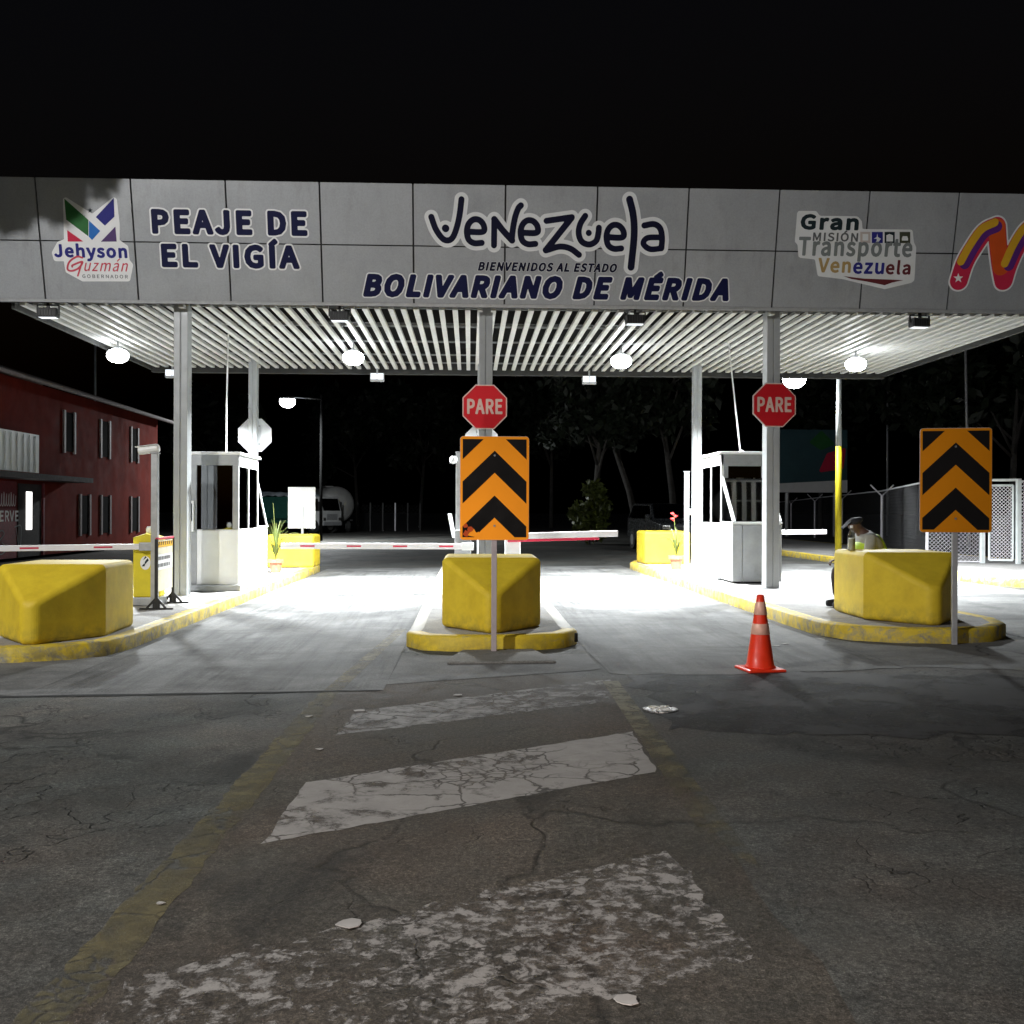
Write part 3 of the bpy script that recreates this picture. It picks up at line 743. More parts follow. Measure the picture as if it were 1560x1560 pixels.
# ribbon letter at the far right
L3 = lambda pts: [fx(1150+a/3.805, 270+b/3.805) for a, b in pts]
k3 = .0112/3.805
def off3(P, d):
    out = []
    for i, (x, y) in enumerate(P):
        a = P[max(i-1, 0)]; b = P[min(i+1, len(P)-1)]; dx, dy = b[0]-a[0], b[1]-a[1]; L = math.hypot(dx, dy); out.append((x+dy/L*d, y-dx/L*d))
    return out
leg1 = [(1182, 600), (1215, 500), (1265, 410), (1330, 320), (1400, 285)]; leg2 = [(1402, 290), (1410, 400), (1425, 520), (1440, 600)]; leg3 = [(1442, 600), (1470, 510), (1520, 400), (1580, 310), (1640, 290), (1690, 330)]
strokes(FP, [(L3(p), 50*k3) for p in (leg1, leg2, leg3)], 'emblem_backing', M['halo'], fascia, D-.004, grow=9*k3, h=.012)
strokes(FP, [(L3(p), 50*k3) for p in (leg1, leg2, leg3)], 'emblem_piece', M['v_red'], fascia, D-.002, h=.012)
strokes(FP, [(L3(leg2[:3]), 46*k3)], 'emblem_piece', M['v_orange'], fascia, D-.0005, h=.012)
for lg in (leg1[1:], leg3[1:]):
    strokes(FP, [(L3(off3(lg, -2)), 30*k3)], 'emblem_piece', M['v_violet'], fascia, D+.0008, h=.012)
    strokes(FP, [(L3(off3(lg, 25)), 22*k3)], 'emblem_piece', M['v_yellow'], fascia, D+.002, h=.012)
st = [(1178+(30 if k % 2 == 0 else 12)*math.sin(k*PI/5), 585-(30 if k % 2 == 0 else 12)*math.cos(k*PI/5)) for k in range(10)]
poly_flat(FP, L3(st), 'emblem_piece', M['halo'], fascia, D+.002)

# ------------------------------------------------------------------ lamps on the canopy
lp = thing('ceiling_lamp', 'glowing white LED lamp hanging under the left end of the slatted ceiling', 'lamp', (-6.85, 20.2, 4.5), 0, 'LED lamps under the canopy ceiling')
MB().lathe([(.02, .27), (.02, .17), (.05, .16), (.09, .13), (.10, .11)], 20).build('housing', M['galv'], lp, smooth=True)
MB().lathe([(.09, .115), (.16, .085), (.205, .03), (.205, -.03), (.175, -.09), (.11, -.135), (.02, -.15)], 20).build('lens', M['lens'], lp, smooth=True)
L = bpy.data.lights.new('lamp_light', 'AREA'); L.shape = 'DISK'; L.size = .34; L.energy = LEDW; L.spread = R(147); L.color = (.93, .98, 1.0)
lo = bpy.data.objects.new('lamp_light', L); COL.objects.link(lo); lo.parent = lp; lo.location = (0, 0, -.17)
clone(lp, (-2.3, 20.2, 4.5), 0, 'glowing white LED lamp under the ceiling between the left booth and the middle column')
clone(lp, (3.0, 20.3, 4.5), 0, 'glowing white LED lamp under the ceiling between the middle column and the right booth')
clone(lp, (7.78, 20.4, 4.5), 0, 'glowing white LED lamp under the right end of the slatted ceiling')
fl = thing('floodlight', 'black floodlight under the fascia at its far left end', 'floodlight', (-6.75, 16.64, 4.655), 0, 'black floodlights under the fascia')
mb = MB(); mb.box((-.155, -.05, -.09), (.155, .12, .06)); mb.build('housing', M['dark'], fl, bevel=.02)
mb = MB(); mb.box((-.02, .0, .06), (.02, .04, .17)); mb.bar((-.17, .03, -.02), (-.17, .03, .10), .02, .03); mb.bar((.17, .03, -.02), (.17, .03, .10), .02, .03); mb.box((-.17, .015, .10), (.17, .045, .115)); mb.build('bracket', M['dark'], fl)
mb = MB()
for k in range(7): mb.box((-.14+.042*k, -.065, -.075), (-.13+.042*k, -.051, .045))
mb.build('heat_sink', M['dark'], fl)
mb = MB(); mb.box((-.13, -.03, -.096), (.13, .11, -.091)); mb.build('lens', M['lens_dim'], fl)
for px, tx in ((517, 'black floodlight under the fascia above the left lane'), (968, 'black floodlight under the fascia above the right lane'), (1403, 'black floodlight under the fascia at its right end')):
    p = atY(px, 481, 16.62); c_ = clone(fl, (p.x, 16.64, 4.655), .12 if px > 1300 else 0, tx)
rf = thing('beam_floodlight', 'small lit square floodlight below the rear beam behind the left column', 'floodlight', (atY(264, 563, 23.7).x, 23.62, 4.6), 0, 'small floodlights below the rear beam')
mb = MB(); mb.box((-.16, -.02, -.10), (.16, .05, .10)); mb.build('housing', M['galv'], rf, bevel=.012)
mb = MB(); mb.box((-.145, -.03, -.05), (-.008, -.021, .085)); mb.box((.008, -.03, -.05), (.145, -.021, .085)); mb.build('lens', M['lens_dim'], rf)
mb = MB(); mb.box((-.02, .0, .1), (.02, .03, .22)); mb.build('bracket', M['galv'], rf)
clone(rf, (atY(575, 567, 23.7).x, 23.62, 4.56), 0, 'small lit square floodlight below the rear beam left of the middle column')
clone(rf, (atY(897, 571, 23.7).x, 23.62, 4.54), 0, 'small lit square floodlight below the rear beam right of the middle column')

# ------------------------------------------------------------------ toll booths
def booth(label):
    b = thing('toll_booth', label, 'toll booth', (0, 0, 0), 0, 'toll booths')
    W, L, P_, S, H, K = .44, 1.65, .85, 1.06, 2.36, 1.9
    mb = MB(); mb.box((-W-.06, -.0, 0), (W+.06, L+.14, .11)); mb.build('plinth', M['alu'], b, bevel=.012)
    mb = MB(); mb.box((-W, 0, .11), (W, L-.03, S)); mb.build('lower_panel', M['white'], b, bevel=.008)
    mb = MB(); mb.box((-W, L-.03, .11), (W-.17, L, S-.02)); mb.build('door_panel', M['white'], b, bevel=.008)
    mb = MB(); mb.box((-W, -P_+.02, .03), (W, -.002, S)); bw = mb.build('counter_bay', M['white'], b, bevel=.008)
    mb = MB()                                          # sheet-metal front of the bay with two folded seams
    for x0, x1 in ((-W, -.27), (-.262, .17), (.178, W)): mb.box((x0, -P_-.012, .03), (x1, -P_+.02, S-.02))
    mb.build('bay_front', M['alu'], b, bevel=.004)
    mb = MB(); mb.box((-W-.015, -P_-.02, S), (W+.015, .0, S+.03)); mb.build('bay_sill', M['white'], b, bevel=.004)
    mb = MB(); t = .05
    for x in (-W, W-t*1.0): mb.box((x, -.0, S), (x+t, .05, H-.02)); 
    mb.box((-W, L-.05, S), (-W+t, L, H-.02)); mb.box((-W, .0, H-.22), (-W+t, L, H-.02)); mb.box((W-t, 0, H-.22), (W, L, H-.02)); mb.box((-W, .8, S), (-W+.04, .85, H-.22)); mb.box((W-.04, .8, S), (W, .85, H-.22))
    for x in (-W+.025, W-.025): mb.bar((x, .0, K), (x, -P_, S+.03), .05, .05)
    mb.build('frame', M['white'], b, bevel=.005)
    mb = MB(); mb.box((-W+t, -.012, H-.24), (W-t, .03, H-.02)); mb.box((-W+t, -.012, K-.0), (-W+.13, .03, H-.24)); mb.box((W-.13, -.012, K), (W-t, .03, H-.24)); mb.build('front_frame', M['alu'], b, bevel=.004)
    mb = MB(); mb.box((-W, L-.01, H-.2), (W, L+.015, H-.02)); mb.box((W-.17, L-.06, .11), (W, L+.012, H-.2)); mb.box((-W, L-.01, S), (-W+.10, L+.01, H-.2))
    mb.build('door_frame', M['alu'], b, bevel=.004)
    mb = MB(); mb.box((-W-.04, -.04, H-.02), (W+.04, L+.04, H+.03)); mb.build('roof', M['white'], b, bevel=.01)
    g = [('window', [(-W+.13, -.0, K), (W-.13, 0, K), (W-.13, 0, H-.24), (-W+.13, 0, H-.24)]),
         ('window', [(-W+.05, -P_, S+.04), (W-.05, -P_, S+.04), (W-.05, -.01, K-.01), (-W+.05, -.01, K-.01)]),
         ('window', [(-W+.06, L-.02, S), (W-.17, L-.02, S), (W-.17, L-.02, H-.2), (-W+.06, L-.02, H-.2)])]
    for s in (-1, 1):
        x = s*(W-.02)
        g.append(('window', [(x, .05, S), (x, L-.05, S), (x, L-.05, H-.22), (x, .05, H-.22)])); g.append(('window', [(x, -P_+.06, S+.03), (x, -.01, S+.03), (x, -.01, K-.06)]))
    for i, (nm, v) in enumerate(g):
        v = [Vector(p) for p in v]; n_ = (v[1]-v[0]).cross(v[2]-v[0]).normalized()*.006; k = len(v)
        mb = MB(); mb.add([p-n_ for p in v]+[p+n_ for p in v], [tuple(range(k))[::-1], tuple(range(k, 2*k))]+[(j, (j+1) % k, k+(j+1) % k, k+j) for j in range(k)])
        mb.build(nm, M['glassdark' if i in (0, 2) else 'glass'], b)
    mb = MB(); mb.box((-W+.06, -P_+.1, S-.12), (W-.06, .25, S-.08)); mb.box((-.2, -.1, S+.05), (.2, -.06, S+.35)); mb.box((-.05, -.1, S-.08), (.05, 0, S+.06)); mb.build('desk', M['dark'], b)
    mb = MB(); mb.box((-.22, .9, .55), (.22, 1.3, .62)); mb.box((-.22, 1.26, .62), (.22, 1.32, 1.25)); mb.box((-.03, 1.08, .12), (.03, 1.14, .55)); mb.build('chair', M['black_rub'], b, bevel=.02)
    return b
b1 = booth('white toll booth with sloping glass bay towards the viewer in front of the right lane column')
b1.location = (5.10, 18.85, iz(5.1)); b1['label'] = 'right toll booth with grey front bay and sloping window facing the viewer'
b2 = copy_tree(b1); b2.location = (-4.42, 19.45, iz(-4.4)); b2.rotation_euler = (0, 0, PI)
b2['label'] = 'left toll booth with white door panel towards the viewer and bay at its far end'
for b, loc, rz, lean in ((b1, (5.10, 18.85), 0, -.25), (b2, (-4.42, 19.45), PI, .08)):
    pass
mb = MB(); mb.tube([(.02, .3, 2.38), (.0, .32, 2.44), (-.16, .6, 4.2-iz(5.1)+.55)], .013, 6); mb.lathe([(.06, 2.385), (.05, 2.41), (.02, 2.44)], 10, (.02, .3, 0)); mb.build('cable_conduit', M['white'], b1)
mb = MB(); mb.tube([(.03, .55, 2.38), (.04, .5, 3.3), (.06, .3, 4.75-iz(-4.4))], .014, 6); mb.build('cable_conduit', M['white'], b2)
mb = MB(); mb.box((.30, 1.66, 1.02), (.45, 1.74, 1.55)); cr = mb.build('card_reader', M['white'], b2, bevel=.01)
mb = MB(); mb.box((.325, 1.741, 1.2), (.425, 1.746, 1.5)); mb.build('screen', M['sh_black'], cr)

# ------------------------------------------------------------------ yellow concrete blocks
def block(label):
    b = MB(); W = .565
    v = [(-.07, 0, 0), (.07, 0, 0), (W, .68, 0), (W, 1.75, 0), (-W, 1.75, 0), (-W, .68, 0), (-.07, 0, .44), (.07, 0, .44), (W, .68, .80), (W, 1.75, .80), (-W, 1.75, .80), (-W, .68, .80)]
    b.add(v, [(5, 4, 3, 2, 1, 0), (0, 1, 7, 6), (1, 2, 8, 7), (2, 3, 9, 8), (3, 4, 10, 9), (4, 5, 11, 10), (5, 0, 6, 11), (6, 7, 8, 11), (8, 9, 10, 11)])
    o = b.build('concrete_block', M['yellow'], None, bevel=.06, seg=5)
    return tag(o, label, 'barrier block', 'yellow concrete nose blocks')
k0 = block('yellow concrete nose block on the middle island behind the orange chevron sign'); k0.location = (.25, 11.12, iz(.25)-.005)
def blk(x, y, rz, lab, s=1):
    c = k0.copy(); COL.objects.link(c); c.location = (x, y, iz(x)-.005); c.rotation_euler = (0, 0, rz); c.scale = (s, s, s); c['label'] = lab
blk(-4.52, 10.68, R(2), 'yellow concrete nose block cut off by the left edge of the view')
blk(5.22, 11.28, R(-1), 'yellow concrete nose block with a bottle on top and a person behind it')
blk(-4.35, 26.75, PI, 'yellow concrete block behind the left potted plant'); blk(4.78, 26.4, PI, 'yellow concrete block behind the right potted plant')

# ------------------------------------------------------------------ signs
def octagon(r): return [(r*math.cos(PI/8+k*PI/4), r*math.sin(PI/8+k*PI/4)) for k in range(8)]
def stop_sign(label, loc, rz, group):
    """plate faces -Y before rotation"""
    s = thing('stop_sign', label, 'stop sign', loc, 0, group)
    pl = Plane(loc, (1, 0, 0), (0, 0, 1)); r = .395
    def plate(rr, y0, y1, mat, name):
        mb = MB(); v = [(x, y0, z) for x, z in octagon(rr)]+[(x, y1, z) for x, z in octagon(rr)]
        mb.add(v, [tuple(range(8)), tuple(range(8, 16))[::-1]]+[(i+8, (i+1) % 8+8, (i+1) % 8, i) for i in range(8)]); return mb.build(name, mat, s)
    p = plate(r, -.006, .006, M['signback'], 'plate')
    def face(rr, y, mat, name):
        mb = MB(); mb.add([(x, y, z) for x, z in octagon(rr)], [tuple(range(8))]); return mb.build(name, mat, s)
    face(r*.995, -.009, M['sh_white'], 'border'); face(r*.945, -.011, M['sh_red'], 'face')
    lettering(pl, 'PARE', (-.29, .29, -.118, .132), 'sh_white', s, .0135, .034, space=1.05)
    mb = MB(); mb.box((-.03, .006, -.3), (.03, .03, .3)); mb.box((-.12, .006, .18), (.12, .03, .22)); mb.box((-.12, .006, -.22), (.12, .03, -.18)); mb.build('bracket', M['galv'], s)
    s.rotation_euler = (0, 0, rz); return s
g1 = 'red stop signs facing the viewer'; g2 = 'stop signs seen from behind'
p = atY(738.5, 620, 16.77); s1 = stop_sign('red octagonal stop sign on the middle column above the orange chevron sign', p, R(0), g1)
p = atY(1179.5, 617, 16.77); clone(s1, p, R(2), 'red octagonal stop sign on the right column beside the toll booth', g1)
p = atY(387, 663, 22.97); clone(s1, (-4.78, 22.96, p.z), PI, 'blank white back of an octagonal sign on the column behind the left booth', g2)
p = atY(733, 672, 22.97); clone(s1, (.25, 22.96, p.z), PI, 'blank white back of an octagonal sign half hidden behind the chevron sign', g2)
def chevron(label, base, rz, z0, z1, w, postmat, tiltx=0):
    s = thing('chevron_sign', label, 'road sign', base, 0, 'orange and black chevron signs')
    pl = Plane(base, (1, 0, 0), (0, 0, 1)); zb, zt = z0-base[2], z1-base[2]
    def rr(x0, x1, a, b, r, y, n=5):
        pts = []
        for cx, cz, t0 in ((x1-r, b-r, 0), (x0+r, b-r, 90), (x0+r, a+r, 180), (x1-r, a+r, 270)):
            for k in range(n): t = R(t0+90*k/(n-1)); pts.append((cx+r*math.cos(t), y, cz+r*math.sin(t)))
        return pts
    v0 = rr(-w/2, w/2, zb, zt, .035, -.036); v1 = rr(-w/2, w/2, zb, zt, .035, -.030); n = len(v0); mb = MB()
    mb.add(v0+v1, [tuple(range(n)), tuple(range(n, 2*n))[::-1]]+[(i+n, (i+1) % n+n, (i+1) % n, i) for i in range(n)]); mb.build('board', M['signback'], s)
    mb = MB(); mb.add(rr(-w/2+.002, w/2-.002, zb+.002, zt-.002, .033, -.038), [tuple(range(n))]); mb.build('face', M['sh_orange'], s)
    hh = zt-zb; q = w/2-.027; zi0, zi1 = zb+.03, zt-.03
    def ch(polys):
        for P in polys:
            mb = MB(); mb.add([(x, -.0405, z) for x, z in P], [tuple(range(len(P)))]); mb.build('chevron_stripe', M['sh_black'], s)
    ax, th = .855*hh+zb, .152*2*hh/2   # apex of the upper chevron and its vertical thickness
    def vee(apex, t):
        dz = q*.97
        L = [(-q, apex-dz-t), (0, apex-t), (q, apex-dz-t), (q, apex-dz), (0, apex), (-q, apex-dz)]
        return L
    def split(L):
        a, b, c, d_, e, f = L
        return [[a, b, e, f], [b, c, d_, e]]
    def clip(P):
        out = []
        for i in range(len(P)):
            (x0, z0_), (x1, z1_) = P[i], P[(i+1) % len(P)]
            if z0_ >= zi0: out.append((x0, z0_))
            if (z0_ >= zi0) != (z1_ >= zi0):
                t = (zi0-z0_)/(z1_-z0_); out.append((x0+(x1-x0)*t, zi0))
        return out
    t_ = .213*hh
    ch([P for ap in (.862, .43) for P in (clip(Q) for Q in split(vee(zb+ap*hh, t_))) if len(P) > 2])
    ch([[(-q, zi1), (-q, zi1-.195*hh), (-q+.195*hh/.97, zi1)], [(q, zi1), (q-.195*hh/.97, zi1), (q, zi1-.195*hh)]])
    mb = MB(); mb.box((-.028, -.028, 0), (.028, .028, zt-.12)); mb.build('post', postmat, s, bevel=.004)
    mb = MB()
    for z in (zb+.15, zt-.2):
        for x in (-.02, .02): mb.tube([(x*0+.0, -.0375, z), (0, -.046, z)], .012, 8)
    mb.build('bolt', M['galv'], s)
    s.rotation_euler = (tiltx, 0, rz); return s
pm_pink = pm('primer_post', (.46, .40, .41), .5, .2, .1, 5, (.3, .24, .2), 6, (.6, .8))
cs = chevron('orange chevron board on a pale post directly before the middle yellow block', (.255, 10.74, gz(.25)), R(1), 1.195, 2.28, .722, pm_pink)
rn = random.Random(31); zz0 = 1.195-gz(.25)+.03
for k, (cx_, cz_, r_) in enumerate(((-.29, .04, .05), (-.22, .035, .055), (-.26, .09, .04), (-.16, .03, .035), (-.30, .12, .03))):
    n = 9; mb = MB(); mb.add([(cx_+r_*rn.uniform(.4, 1.15)*math.cos(2*PI*q/n), -.0418-.0003*k, zz0+max(.004, cz_+r_*rn.uniform(.4, 1.0)*math.sin(2*PI*q/n))) for q in range(n)], [tuple(range(n))])
    mb.build('peeled_film', M['v_orange'] if k % 2 == 0 else M['sh_orange'], cs)
bR = atY(1447, 975, 11.0)
zc0 = atY(1451, 811, 10.95).z; zc1 = atY(1451, 653, 10.95).z
chevron('orange chevron board on a grey post before the right yellow block', (bR.x, 10.9, gz(5.2)), R(-13), zc0, zc1, .735, M['galv'])
# back of a sign standing on the rear left block
c0 = atY(459, 805, 26.3); c1 = atY(459, 742, 26.3)
s = thing('blank_sign', 'plain whitish back of a rectangular sign standing behind the left potted plant', 'road sign', (c0.x, 26.35, iz(-4)))
mb = MB(); mb.box((-.345, -.004, c0.z-iz(-4)), (.345, .004, c1.z-iz(-4))); mb.build('board', M['signback'], s, bevel=.002)
mb = MB(); mb.box((.0, -.062, 0), (.055, -.006, c1.z-iz(-4)-.5)); mb.build('post', M['galv'], s, bevel=.004)
# freestanding message frame on the left island
s = thing('message_stand', 'black framed notice stand on splayed feet before the left column', 'sign stand', (-4.30, 15.0, iz(-4.3)), R(0))
f1, f2 = Vector((-.06, -.55, 0)), Vector((-.12, .45, 0))
for p in (f1, f2):
    mb = MB(); mb.box((p.x-.23, p.y-.02, 0), (p.x+.23, p.y+.02, .022)); mb.box((p.x-.022, p.y-.015, .02), (p.x+.022, p.y+.015, .98))
    mb.bar((p.x-.13, p.y, .02), (p.x-.01, p.y, .15), .024, .03); mb.bar((p.x+.13, p.y, .02), (p.x+.01, p.y, .15), .024, .03); mb.box((p.x-.05, p.y-.012, .022), (p.x+.05, p.y+.012, .11)); mb.build('leg', M['black_rub'], s, bevel=.004)
dv = (f2-f1).normalized(); nv = dv.cross(Vector((0, 0, 1))).normalized()
if nv.x < 0: nv = -nv
PB = Plane(s.location+f1+Vector((0, 0, .24)), dv, (0, 0, 1)) if dv.cross(Vector((0, 0, 1))).dot(nv) > 0 else Plane(s.location+f2+Vector((0, 0, .24)), -dv, (0, 0, 1))
mb = MB(); mb.bar(f1+Vector((0, 0, .24))+dv*.03+Vector((0, 0, .36)), f2+Vector((0, 0, .24))-dv*.03+Vector((0, 0, .36)), .006, .72); pb = mb.build('panel', M['poster'], s)
mb = MB(); mb.bar(f1+Vector((0, 0, .985)), f2+Vector((0, 0, .985)), .03, .03); mb.build('top_rail', M['arm_red'], s)
Lw = (f2-f1).length
def prect(x0, x1, z0, z1, mat, name='print', d=.006): poly_flat(PB, [(x0*Lw, z0), (x1*Lw, z0), (x1*Lw, z1), (x0*Lw, z1)], name, M[mat], pb, d)
prect(.05, .95, .62, .70, 'v_yellow'); prect(.05, .95, .30, .52, 'halo')
for k in range(7): poly_flat(PB, [((.08+.125*k)*Lw, .65), ((.13+.125*k)*Lw, .65), ((.17+.125*k)*Lw, .70), ((.12+.125*k)*Lw, .70)], 'print', M['sh_black'], pb, .0075)
rn = random.Random(4)
for z0, z1, a, b in ((.44, .49, .08, .78), (.34, .39, .06, .80)):
    x = a
    while x < b-.02:
        wd = rn.uniform(.03, .055); prect(x, x+wd, z0, z1, 'text_grey', 'print', .0075); x += wd+rn.choice((.012, .012, .03))

# ------------------------------------------------------------------ barrier gates and camera posts
def arm(t, p, q, h, nred, gap, matw='arm_white', red_low=False):
    p, q = Vector(p), Vector(q); mb = MB(); mb.bar(p, q, .05, h); a = mb.build('arm', M[matw], t, bevel=.008)
    d = q-p; L = d.length; n = d.normalized(); up = Vector((0, 0, 1))
    for k in range(nred):
        c = p+n*(gap*(k+.55)); mb = MB(); mb.bar(c-n*.13-Vector((0, 0, .0)), c+n*.13, .054, h*.30); mb.build('red_mark', M['arm_red'], a)
    if red_low:
        mb = MB(); mb.bar(p-up*(h*.72), q-n*.35-up*(h*.72), .03, h*.42); mb.build('red_strip', M['arm_red'], a, bevel=.005)
    return a
def cabinet(t, w_, d_, h, mat, peaked=False):
    mb = MB(); mb.box((-w_/2-.04, -d_/2-.04, 0), (w_/2+.04, d_/2+.04, .12)); mb.build('base', M['galv'], t, bevel=.01)
    mb = MB()
    if peaked:
        mb.add([(-w_/2, -d_/2, .12), (w_/2, -d_/2, .12), (w_/2, d_/2, .12), (-w_/2, d_/2, .12), (-w_/2, -d_/2, h-.06), (w_/2, -d_/2, h-.06), (w_/2, d_/2, h-.06), (-w_/2, d_/2, h-.06), (0, -d_/2, h), (0, d_/2, h)],
               [(3, 2, 1, 0), (0, 1, 5, 8, 4), (1, 2, 6, 5), (2, 3, 7, 9, 6), (3, 0, 4, 7), (4, 8, 9, 7), (8, 5, 6, 9)])
    else: mb.box((-w_/2, -d_/2, .12), (w_/2, d_/2, h))
    mb.build('cabinet', mat, t, bevel=.015)
t = thing('barrier_gate', 'yellow barrier cabinet with a long striped arm reaching out of the view on the left', 'barrier', (-4.72, 15.3, iz(-4.7)), 0, 'lane barriers')
cabinet(t, .36, .36, 1.05, M['pole_yellow'], True)
mb = MB(); mb.lathe([(.04, 1.04), (.05, 1.08), (.05, 1.12), (.03, 1.15)], 10); mb.build('beacon', M['white'], t, smooth=True)
mb = MB(); mb.box((-.06, -.30, .80), (.16, -.19, .92)); mb.build('arm_clamp', M['galv'], t, bevel=.01)
arm(t, (.0, -.26, .86), (-4.4, -.55, .80), .085, 4, 1.02)
mb = MB(); v = [(.075*math.cos(2*PI*k/20), -.185, .62+.1*math.sin(2*PI*k/20)) for k in range(20)]; mb.add(v, [tuple(range(20))]); em = mb.build('emblem', M['halo'], t)
mb = MB()
for q in ([(-.05, .57), (-.01, .57), (.0, .62), (-.03, .6)], [(.0, .6), (.05, .66), (.03, .69), (-.01, .63)], [(-.03, .66), (0.02, .70), (.0, .72)]): mb.add([(x, -.1875, z) for x, z in q], [tuple(range(len(q)))])
mb.build('emblem_mark', M['v_char'], em)
cx = atY(705, 840, 19.0).x
t = thing('barrier_gate', 'white barrier cabinet beside the middle column with a red marked arm across the left lane', 'barrier', (cx, 19.0, iz(cx)), 0, 'lane barriers')
cabinet(t, .30, .32, .98, M['alu'])
ztop = atY(560, 832, 18.8).z-iz(cx)
arm(t, (.16, -.21, ztop), (atY(428, 832, 18.8).x-cx, -.21, ztop), .105, 4, .84)
mb = MB(); mb.box((-.02, -.26, ztop-.07), (.2, -.165, ztop+.07)); mb.build('arm_clamp', M['white'], t, bevel=.01)
cx = .25+.55
z1 = atY(870, 815, 19.0).z-iz(cx)
t = thing('barrier_gate', 'barrier with a thick white arm with red underside across the right lane', 'barrier', (cx, 19.2, iz(cx)), 0, 'lane barriers')
cabinet(t, .28, .3, 1.02, M['white'])
arm(t, (-.1, -.2, z1-.03), (atY(941, 814, 19.0).x-cx, -.2, z1+.03), .115, 0, 1, 'arm_white', True)
p0 = atY(1190, 811, 21.0); p1 = atY(1254, 810, 21.0)
t = thing('barrier_gate', 'barrier behind the right booth with a short white arm pointing right', 'barrier', (p0.x-.35, 21.0, iz(5)), 0, 'lane barriers')
cabinet(t, .28, .3, 1.0, M['white']); arm(t, (-.1, -.2, p0.z-iz(5)), (p1.x-p0.x+.35, -.2, p1.z-iz(5)), .095, 0, 1)

def cam_post(label, x, y, h, rz=PI/2, hood=True):
    t = thing('camera_post', label, 'camera post', (x, y, iz(x)), 0, 'posts with lane cameras')
    mb = MB(); mb.box((-.045, -.045, 0), (.045, .045, h)); mb.box((-.1, -.1, 0), (.1, .1, .012)); mb.build('post', M['galv'], t, bevel=.005)
    mb = MB(); mb.box((-.06, -.06, h), (.06, .06, h+.012)); mb.build('cap', M['galv'], t)
    if hood:
        mb = MB(); m_ = Matrix.Translation((-.06, 0, h+.06)) @ Matrix.Rotation(R(-8), 4, 'Y')
        mb.tube([m_ @ Vector(q) for q in ((.12, 0, 0), (.10, 0, 0), (-.15, 0, 0), (-.17, 0, 0))], [.045, .06, .058, .05], 12); mb.box((-.20, -.062, .052), (.10, .062, .062), m_); c_ = mb.build('camera', M['white'], t, bevel=.012)
        mb = MB(); mb.box((-.018, -.018, h+.01), (.018, .018, h+.04)); mb.build('mount', M['galv'], t)
    return t
x = atY(236, 800, 14.6).x; cam_post('grey post with a white camera on top beside the yellow barrier cabinet', x, 14.6, atY(236, 691, 14.6).z-iz(x))
x = atY(698, 760, 19.4).x; t = cam_post('post with a small white camera half hidden left of the chevron sign', x, 19.4, atY(698, 689, 19.4).z-iz(x), hood=False)
zz = atY(698, 701, 19.4).z-iz(x)
mb = MB(); mb.lathe([(.03, -.07), (.065, -.05), (.075, 0), (.065, .05), (.03, .07)], 12, (-.09, -.05, zz)); mb.build('camera', M['white'], t, smooth=True)
mb = MB(); zz2 = atY(690, 795, 19.4).z-iz(x); mb.bar((-.16, -.08, zz2+.16), (-.07, -.08, zz2-.30), .07, .06, (0, 1, 0)); mb.build('intercom_arm', M['white'], t, bevel=.02)
x = atY(1046, 800, 21.6).x; t = cam_post('slim white post beside the right potted plant', x, 21.6, atY(1046, 719, 21.6).z-iz(x), hood=False)
mb = MB(); zz = atY(1046, 780, 21.6).z-iz(x); mb.box((.046, -.04, zz-.06), (.10, .04, zz+.06)); mb.build('camera', M['white'], t, bevel=.01)

# ------------------------------------------------------------------ cone, manhole, litter
def gxy(px, py):
    r = ray(px, py); z = 0
    for _ in range(12):
        p = CAM+r*((z-CAMZ)/r.z); z = gz(p.x)
    return p
p = gxy(1158, 1021)
t = thing('traffic_cone', 'orange traffic cone with two pale collars standing in the right lane', 'traffic cone', (p.x, p.y, gz(p.x)), R(8))
mb = MB(); mb.box((-.18, -.18, 0), (.18, .18, .028)); mb.build('base', M['red_rub'], t, bevel=.012)
def cr_(z): return .13-.098*(z-.028)/(.70-.028)
mb = MB(); mb.lathe([(.145, .028), (.135, .045)]+[(cr_(z), z) for z in (.06, .3, .6, .695)]+[(.022, .70), (.02, .66)], 28); mb.build('body', M['red_rub'], t, smooth=True)
for a, b in ((.335, .435), (.515, .635)):
    mb = MB(); mb.lathe([(cr_(a)+.0005, a), (cr_(a)+.003, a+.003), (cr_(b)+.003, b-.003), (cr_(b)+.0005, b)], 28); mb.build('collar', M['cone_white'], t, smooth=True)
p = gxy(1006, 1082)
t = thing('manhole_cover', 'shiny worn metal cover set in the dark road left of the cone', 'manhole cover', (p.x, p.y, gz(p.x)))
mb = MB(); mb.lathe([(.13, .0), (.13, .012), (.115, .016), (.11, .012)], 24)
for k in range(5): mb.box((-.075, -.085+.038*k, .010), (.075, -.07+.038*k, .018))
mb.build('cover', M['steelshine'], t)
rn = random.Random(12)
spots = [(530, 1410, .06, 'largest flat white scrap lying before the nearest worn stripe'), (547, 1084, .055, 'white scrap beside the yellow line at the far stripe'), (487, 1143, .03, 'small white scrap on the yellow line'), (470, 1093, .035, 'small white scrap on the asphalt left of the yellow line'),
         (245, 1379, .02, 'tiny pale scrap on the near part of the yellow line'), (955, 1528, .045, 'pale scrap at the bottom edge near the worn stripe'), (1183, 985, .05, 'white scrap just right of the cone'), (1196, 982, .05, 'white scrap between the cone and the right island kerb'), (698, 1060, .05, 'white scrap before the broken ramp'), (1250, 975, .05, 'pale scrap at the foot of the right island kerb')]
